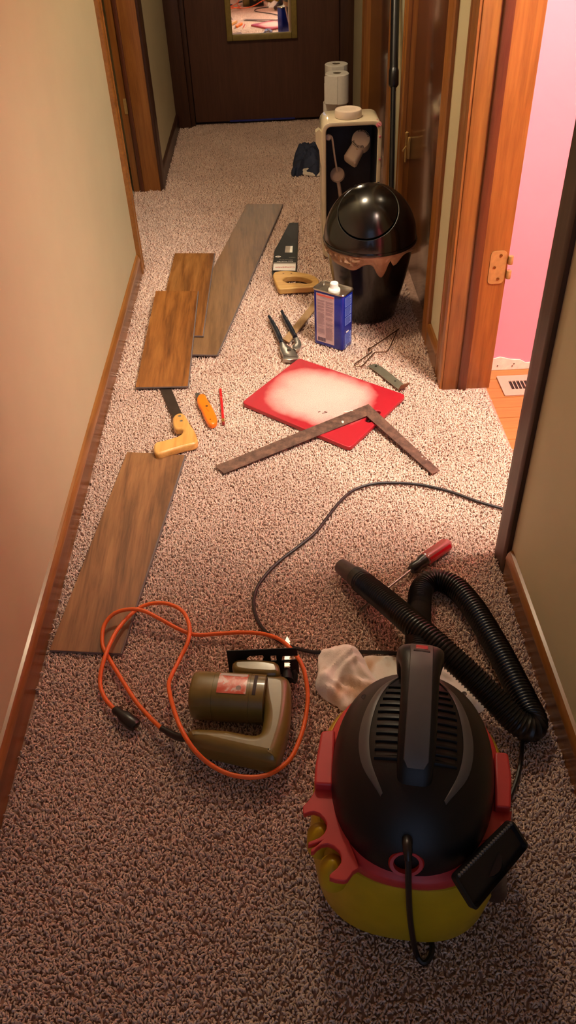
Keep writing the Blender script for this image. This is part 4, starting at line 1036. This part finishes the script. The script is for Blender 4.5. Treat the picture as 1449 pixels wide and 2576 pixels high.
# orange cord with strain relief and plug
zs = 600 / 1449.0
def C_(x, y, z): return AT(220 + x * zs, 1480 + y * zs, z)
cp = [(455, 855, .030), (390, 795, .022), (300, 695, .016), (215, 565, .014), (128, 420, .014), (92, 340, .016), (98, 235, .024), (150, 162, .034), (230, 130, .042), (330, 133, .042), (430, 180, .034), (560, 250, .020), (660, 282, .016), (800, 275, .018), (930, 268, .026), (1060, 276, .040), (1170, 312, .055), (1255, 390, .062), (1312, 490, .060), (1338, 640, .048), (1325, 785, .040), (1288, 920, .040), (1228, 1040, .040), (1120, 1122, .040), (1000, 1148, .040), (860, 1128, .042), (735, 1062, .050), (640, 970, .070), (568, 850, .078), (520, 720, .066), (494, 600, .044), (506, 540, .030), (560, 430, .024), (610, 325, .030), (620, 232, .034), (580, 142, .034), (500, 97, .034), (420, 89, .032), (340, 107, .026), (262, 160, .022), (180, 255, .026), (125, 365, .030), (90, 470, .026), (76, 570, .018), (97, 650, .016), (140, 710, .016), (170, 738, .016)]
oc = tube('power_cord', [C_(*p) for p in cp], .0046, 'cord_orange', jg, 10, 5); oc['label'] = 'orange rubber cord in two loops'
tube('strain_relief', [C_(600, 905, .040), C_(560, 905, .036), (C_(510, 885, .033)), C_(450, 850, .030)], [.0085, .008, .0075, .0065], 'black_pl', jg, 12, 4)
pg = tube('plug', [C_(165, 733, .016), C_(180, 746, .017), C_(200, 762, .018), C_(225, 782, .018), C_(280, 825, .016), C_(295, 838, .015)], [.007, .0095, .0085, .013, .0135, .011], 'black_pl', oc, 12, 0, flat=(1.15, .85))
for dx in (-9, 9): 
    tube('prong', [C_(290 - dx * .6, 835 + dx, .015), C_(318 - dx * .6, 858 + dx, .013)], .0024, 'dark_steel', oc, 6, 1, flat=(1, .4))

# ================================================================== WET DRY VACUUM
M['vac_black'] = plain('vac_black_plastic', (18, 17, 19), .40, var=.12, spec=.35, bump=.15, bscale=700)
M['vac_grey'] = plain('vac_grey_plastic', (84, 82, 82), .42, var=.08)
M['vac_red'] = plain('vac_red_plastic', (196, 52, 54), .42, var=.06)
M['vac_yellow'] = plain('vac_yellow_plastic', (190, 160, 16), .42, var=.06)
M['hose'] = plain('black_hose', (18, 16, 16), .36, var=.1)
VO = Vector((.180, .680, 0)); va = D_(-11)
VM = Matrix.Translation(VO) @ Matrix.Rotation(va, 4, 'Z'); VI = VM.inverted()
vc = root('vacuum', VO, 'yellow and black wet dry vacuum with red latches and coiled hose', 'vacuum')
def vl(p): return VM @ Vector(p)
def ringv(a, b, z, p=2.6, n=72, dy=0): return [vl(q) for q in superring(a, b, z, n, p, (0, dy))]
# yellow tank
loft('tank', [ringv(.120, .140, .004, 2.7), ringv(.136, .158, .006, 2.7), ringv(.146, .170, .014, 2.7), ringv(.155, .178, .035, 2.7), ringv(.163, .186, .12, 2.6), ringv(.158, .182, .20, 2.5), ringv(.150, .177, .216, 2.45), ringv(.138, .168, .220, 2.4)], 'vac_yellow', vc)
# red collar
rimz = .236
loft('collar', [ringv(.1420, .1745, .214, 2.4), ringv(.1440, .1765, .218, 2.4), ringv(.144, .1765, .232, 2.35), ringv(.141, .174, .238, 2.35), ringv(.134, .170, .241, 2.3), ringv(.130, .167, .244, 2.3)], 'vac_red', vc, (True, True))
# motor head dome
DA, DB, DH, DZ, DP = .129, .168, .122, .240, 2.25
def dz(x, y):
    r_ = (abs(x / DA) ** DP + abs((y) / DB) ** DP) ** (1 / DP)
    return DZ + DH * max(0.0, 1 - min(r_, 1) ** 2.3) ** (1 / 2.3)
rg_ = []
rg_.append(ringv(DA, DB, DZ - .004, DP))
for k in range(15):
    s_ = math.cos(math.pi / 2 * k / 15.0); z_ = DZ + DH * (1 - s_ ** 2.3) ** (1 / 2.3); rg_.append(ringv(DA * s_, DB * s_, z_, DP))
hd_ = loft('motor_head', rg_, 'vac_black', vc)
def strip(name, left, right, mat, parent, off=.0022, thick=.004, sub=6):
    """band lying on the dome between two local outlines"""
    Lp = smooth_poly([Vector((x, y, 0)) for x, y in left], sub, False); Rp = smooth_poly([Vector((x, y, 0)) for x, y in right], sub, False)
    rings = []
    for a, b in zip(Lp, Rp):
        row = []
        for t in np.linspace(0, 1, 5): p = a.lerp(b, t); e_ = off * (1 if .1 < t < .9 else .3); row.append(vl((p.x, p.y, dz(p.x, p.y) + e_)))
        for t in np.linspace(1, 0, 5): p = a.lerp(b, t); row.append(vl((p.x, p.y, dz(p.x, p.y) - thick)))
        rings.append(row)
    return loft(name, rings, mat, parent)
for s_ in (-1, 1):
    strip('grey_accent', [(s_ * x, y) for x, y in [(.030, .118), (.052, .085), (.066, .04), (.071, -.01), (.064, -.055), (.044, -.098)]],
          [(s_ * x, y) for x, y in [(.034, .120), (.062, .088), (.081, .04), (.087, -.01), (.077, -.058), (.047, -.102)]], 'vac_grey', hd_)
    # cooling vent: dark opening with a ladder of slats
    vt = strip('vent_opening', [(s_ * .022, .10), (s_ * .022, .03), (s_ * .022, -.045)], [(s_ * .046, .085), (s_ * .060, .03), (s_ * .058, -.045)], 'dk', hd_, .0008)
    for k in range(11):
        y = .088 - k * .0135; xo = .0445 + .0165 * min(1, (0.10 - y) / .06)
        strip('vent_slat', [(s_ * .021, y), (s_ * (.021 + xo) / 2, y + .001), (s_ * xo, y + .003)], [(s_ * .021, y - .0065), (s_ * (.021 + xo) / 2, y - .0055), (s_ * xo, y - .0035)], 'vac_black', vt, .0045, .002, 3)
# screw recesses
for px_, py_ in ((916, 1753), (1168, 1745)):
    q = VI @ AT(px_, py_, .30); zq = dz(q.x, q.y)
    for _ in range(6): q = VI @ AT(px_, py_, zq); zq = dz(q.x, q.y)
    lathe('screw_hole', [(.0004, 0), (.0048, 0), (.0045, .0008), (.0025, .0003)], vl((q.x, q.y, zq)), 'dk', hd_, 12)
# carrying handle arching over the head
hp_ = [(0, -.080, .335), (0, -.062, .362), (0, -.03, .380), (0, .01, .393), (0, .05, .400), (0, .088, .402), (0, .116, .393), (0, .134, .365), (0, .140, .325)]
hw_ = [.024, .027, .0285, .0285, .029, .031, .037, .039, .036]; ht_ = [.012, .014, .015, .015, .015, .016, .019, .020, .020]
P_ = smooth_poly(hp_, 4, False); rings = []
for i, p in enumerate(P_):
    t = i / (len(P_) - 1) * (len(hw_) - 1); j = min(int(t), len(hw_) - 2); u = t - j
    hw = hw_[j] * (1 - u) + hw_[j + 1] * u; hh_ = ht_[j] * (1 - u) + ht_[j + 1] * u
    a = P_[max(i - 1, 0)]; b = P_[min(i + 1, len(P_) - 1)]; tg_ = (b - a).normalized(); nn = Vector((1, 0, 0)).cross(tg_)
    rings.append([vl(p + Vector((hw * math.copysign(abs(math.cos(q)) ** .62, math.cos(q)), 0, 0)) + nn * (hh_ * math.copysign(abs(math.sin(q)) ** .62, math.sin(q)))) for q in np.linspace(0, 2 * math.pi, 25)[:-1]])
hn = loft('handle', rings, 'vac_black', vc)
# grey soft inlay on the handle top
rings = []
for i, p in enumerate(P_[4:25]):
    ii = i + 4; a = P_[ii - 1]; b = P_[ii + 1]; tg_ = (b - a).normalized(); nn = Vector((1, 0, 0)).cross(tg_)
    if nn.z < 0: nn = -nn
    t = ii / (len(P_) - 1) * (len(hw_) - 1); j = min(int(t), len(hw_) - 2); u = t - j; hh_ = ht_[j] * (1 - u) + ht_[j + 1] * u
    w_ = .019 if i > 0 else .013
    rings.append([vl(p + Vector((x, 0, 0)) + nn * (hh_ + o)) for x, o in ((-w_, -.003), (-w_ * .9, .0012), (0, .0022), (w_ * .9, .0012), (w_, -.003))])
loft('grip_inlay', rings, 'vac_grey', hn)
sw = box('power_switch', -.010, .010, -.006, .006, -.003, .004, 'vac_red', hn, .002, 2, VM @ Matrix.Translation((0, .117, .412)) @ Matrix.Rotation(D_(-20), 4, 'X'))
box('switch_slot', -.013, .013, -.0025, .0025, -.002, .003, 'dk', hn, .0008, 1, VM @ Matrix.Translation((0, .108, .4155)) @ Matrix.Rotation(D_(-14), 4, 'X'))
# red latches and tool hooks, traced in plan
def plan(pts, z): return [AT(x, y, z) for x, y in pts]
def latch(pts, z0, z1):
    o_ = round_poly([Vector((p.x, p.y, 0)) for p in plan(pts, z1)], .006); return curve_plate('latch', [[(p.x, p.y) for p in o_]], z0, z1, 'vac_red', vc, .004, 3)
latch([(808, 1838), (843, 1834), (838, 1975), (790, 1972), (793, 1925)], .196, .262)
latch([(1244, 1890), (1278, 1892), (1288, 1950), (1286, 2034), (1246, 2030)], .196, .262)
def arc(cx_, cy_, rx, ry, a0, a1, n_): return [(cx_ + rx * math.cos(math.radians(a)), cy_ + ry * math.sin(math.radians(a))) for a in np.linspace(a0, a1, n_)]
hk = [(848, 1980), (795, 1981), (788, 1998), (776, 2015), (762, 2030), (762, 2044), (765, 2050), (777, 2045), (789, 2043), (804, 2048), (815, 2059), (822, 2072), (821, 2086), (816, 2097), (806, 2107), (790, 2114), (776, 2119), (775, 2128), (792, 2123.5), (810, 2116), (797, 2128), (782, 2137), (782, 2145), (790, 2144), (797, 2135), (809, 2127), (824, 2124), (840, 2130), (853, 2142), (859, 2156), (858, 2171), (848, 2185), (836, 2195), (829, 2202), (829, 2210), (844, 2215), (865, 2218), (874, 2215), (889, 2194), (905, 2185), (880, 2120), (855, 2040)]
curve_plate('tool_holder', [[(p.x, p.y) for p in plan(hk, .244)]], .234, .246, 'vac_red', vc, .0015, 2)
hk = [(1235, 2040), (1288, 2042), (1284, 2070), (1262, 2090), (1240, 2110), (1200, 2120), (1215, 2070)]
curve_plate('tool_holder', [[(p.x, p.y) for p in plan(hk, .244)]], .234, .246, 'vac_red', vc, .0015, 2)
for px_, py_ in ((806, 2090), (838, 2172)):
    q = AT(px_, py_, .225); lathe('tool_peg', [(.022, -.05), (.021, -.012), (.014, -.002), (.005, .006), (.001, .007)], q, 'vac_yellow', vc, 24)
# exhaust ring and power cord at the back
ex = AT(1022, 2168, .272)
axe = (VM.to_3x3() @ Vector((0, -.8, .6))).normalized()
lathe('exhaust_ring', [(.016, -.022), (.0225, -.020), (.0235, .004), (.0215, .008), (.017, .007), (.016, .0), (.015, -.015), (.001, -.016)], ex, 'vac_red', vc, 32, axe, sx=1.1, sy=.85)
vc_cord = [AT(1024, 2118, .312), AT(1025, 2135, .315), AT(1027, 2180, .295), AT(1028, 2240, .25), AT(1031, 2300, .17), AT(1037, 2350, .09), AT(1046, 2395, .02), AT(1058, 2418, .006), AT(1072, 2421, .005), AT(1084, 2403, .005), AT(1087, 2380, .005), AT(1080, 2350, .006)]
tube('power_cord', vc_cord, .0046, 'cord_black', vc, 8, 5)
tube('cord_boot', [AT(1024, 2108, .305), AT(1025, 2130, .314), AT(1027, 2165, .305)], [.008, .007, .0055], 'black_pl', vc, 10, 3)
tube('trailing_cord', [AT(x, y, .006) for x, y in [(1300, 1770), (1312, 1820), (1314, 1860), (1311, 1910), (1302, 1955), (1290, 1990), (1278, 2020), (1262, 2055)]], .0042, 'cord_black', vc, 8, 5)
# intake elbow and ribbed hose
el = [vl((.006, .155, .15)), vl((.008, .190, .155)), vl((.010, .222, .150))]
tube('intake_port', el, [.034, .033, .032], 'vac_black', vc, 24, 4)
hpth = [vl((.010, .205, .152)), vl((.012, .245, .140)), AT(1052, 1580, .085), AT(1054, 1530, .045), AT(1060, 1485, .032), AT(1082, 1462, .031), AT(1112, 1462, .031), AT(1150, 1482, .031), AT(1190, 1528, .031), AT(1228, 1590, .031), AT(1262, 1650, .031), AT(1295, 1715, .031), AT(1325, 1775, .032), AT(1341, 1808, .035), AT(1340, 1828, .040), AT(1322, 1830, .046), AT(1290, 1808, .055), AT(1240, 1755, .072), AT(1180, 1695, .094), AT(1110, 1632, .112), AT(1040, 1572, .112), AT(975, 1516, .085), AT(930, 1480, .058), AT(908, 1462, .045)]
P_ = smooth_poly(hpth, 8, False); P2, LL = resample(P_, .0026)
rad = []
for i in range(len(P2)):
    s_ = i * LL / (len(P2) - 1); rad.append(.0262 + .0021 * math.cos(2 * math.pi * s_ / .0078))
tube('hose', P2, rad, 'hose', vc, 20, 0)
tube('hose_cuff', [AT(918, 1470, .049), AT(905, 1458, .044), AT(893, 1449, .041)], [.0275, .0268, .0262, .0255], 'hose', vc, 24, 4)
M['cuff'] = plain('brown_grey_nozzle', (62, 50, 46), .32, var=.1)
t0, t1 = AT(900, 1454, .043), AT(858, 1424, .030)
tube('wand_tip', [t0, t0.lerp(t1, .3), t0.lerp(t1, .92), t0.lerp(t1, 1.0), t0.lerp(t1, .99), t0.lerp(t1, .6)], [.0225, .0222, .0205, .0195, .0165, .015], 'cuff', vc, 24, 0)
# flat utility nozzle clipped to the tool holder
nz = [AT(1143, 2208, .285), AT(1290, 2062, .280), AT(1332, 2128, .240), AT(1196, 2294, .240)]
nr = round_poly(nz, .008); nn = (nz[1] - nz[0]).cross(nz[3] - nz[0]).normalized()
if nn.z < 0: nn = -nn
rings = [[p - nn * .022 + (sum(nz, Vector()) / 4 - p) * .35 for p in nr], [p - nn * .010 for p in nr], list(nr), [p + (sum(nz, Vector()) / 4 - p) * .06 + nn * .001 for p in nr], [p + (sum(nz, Vector()) / 4 - p) * .10 - nn * .006 for p in nr]]
nzb = loft('utility_nozzle', rings, 'black_pl', vc)
cN = sum(nz, Vector()) / 4
tube('nozzle_neck', [cN - nn * .015, AT(1240, 2200, .17), AT(1244, 2225, .12), AT(1246, 2240, .085)], [.022, .020, .019, .019], 'black_pl', nzb, 20, 4)
e0_, e1_ = nz[0], nz[1]
for k in range(24):
    t = (k + .5) / 24; p = e0_.lerp(e1_, .04 + .92 * t) + (cN - e0_.lerp(e1_, .5)).normalized() * .002
    u_ = (e1_ - e0_).normalized()
    box('bristle_tooth', -.0022, .0022, -.0018, .0018, -.003, .003, 'vac_grey', nzb, .0006, 1, Matrix.Translation(p + nn * .001))
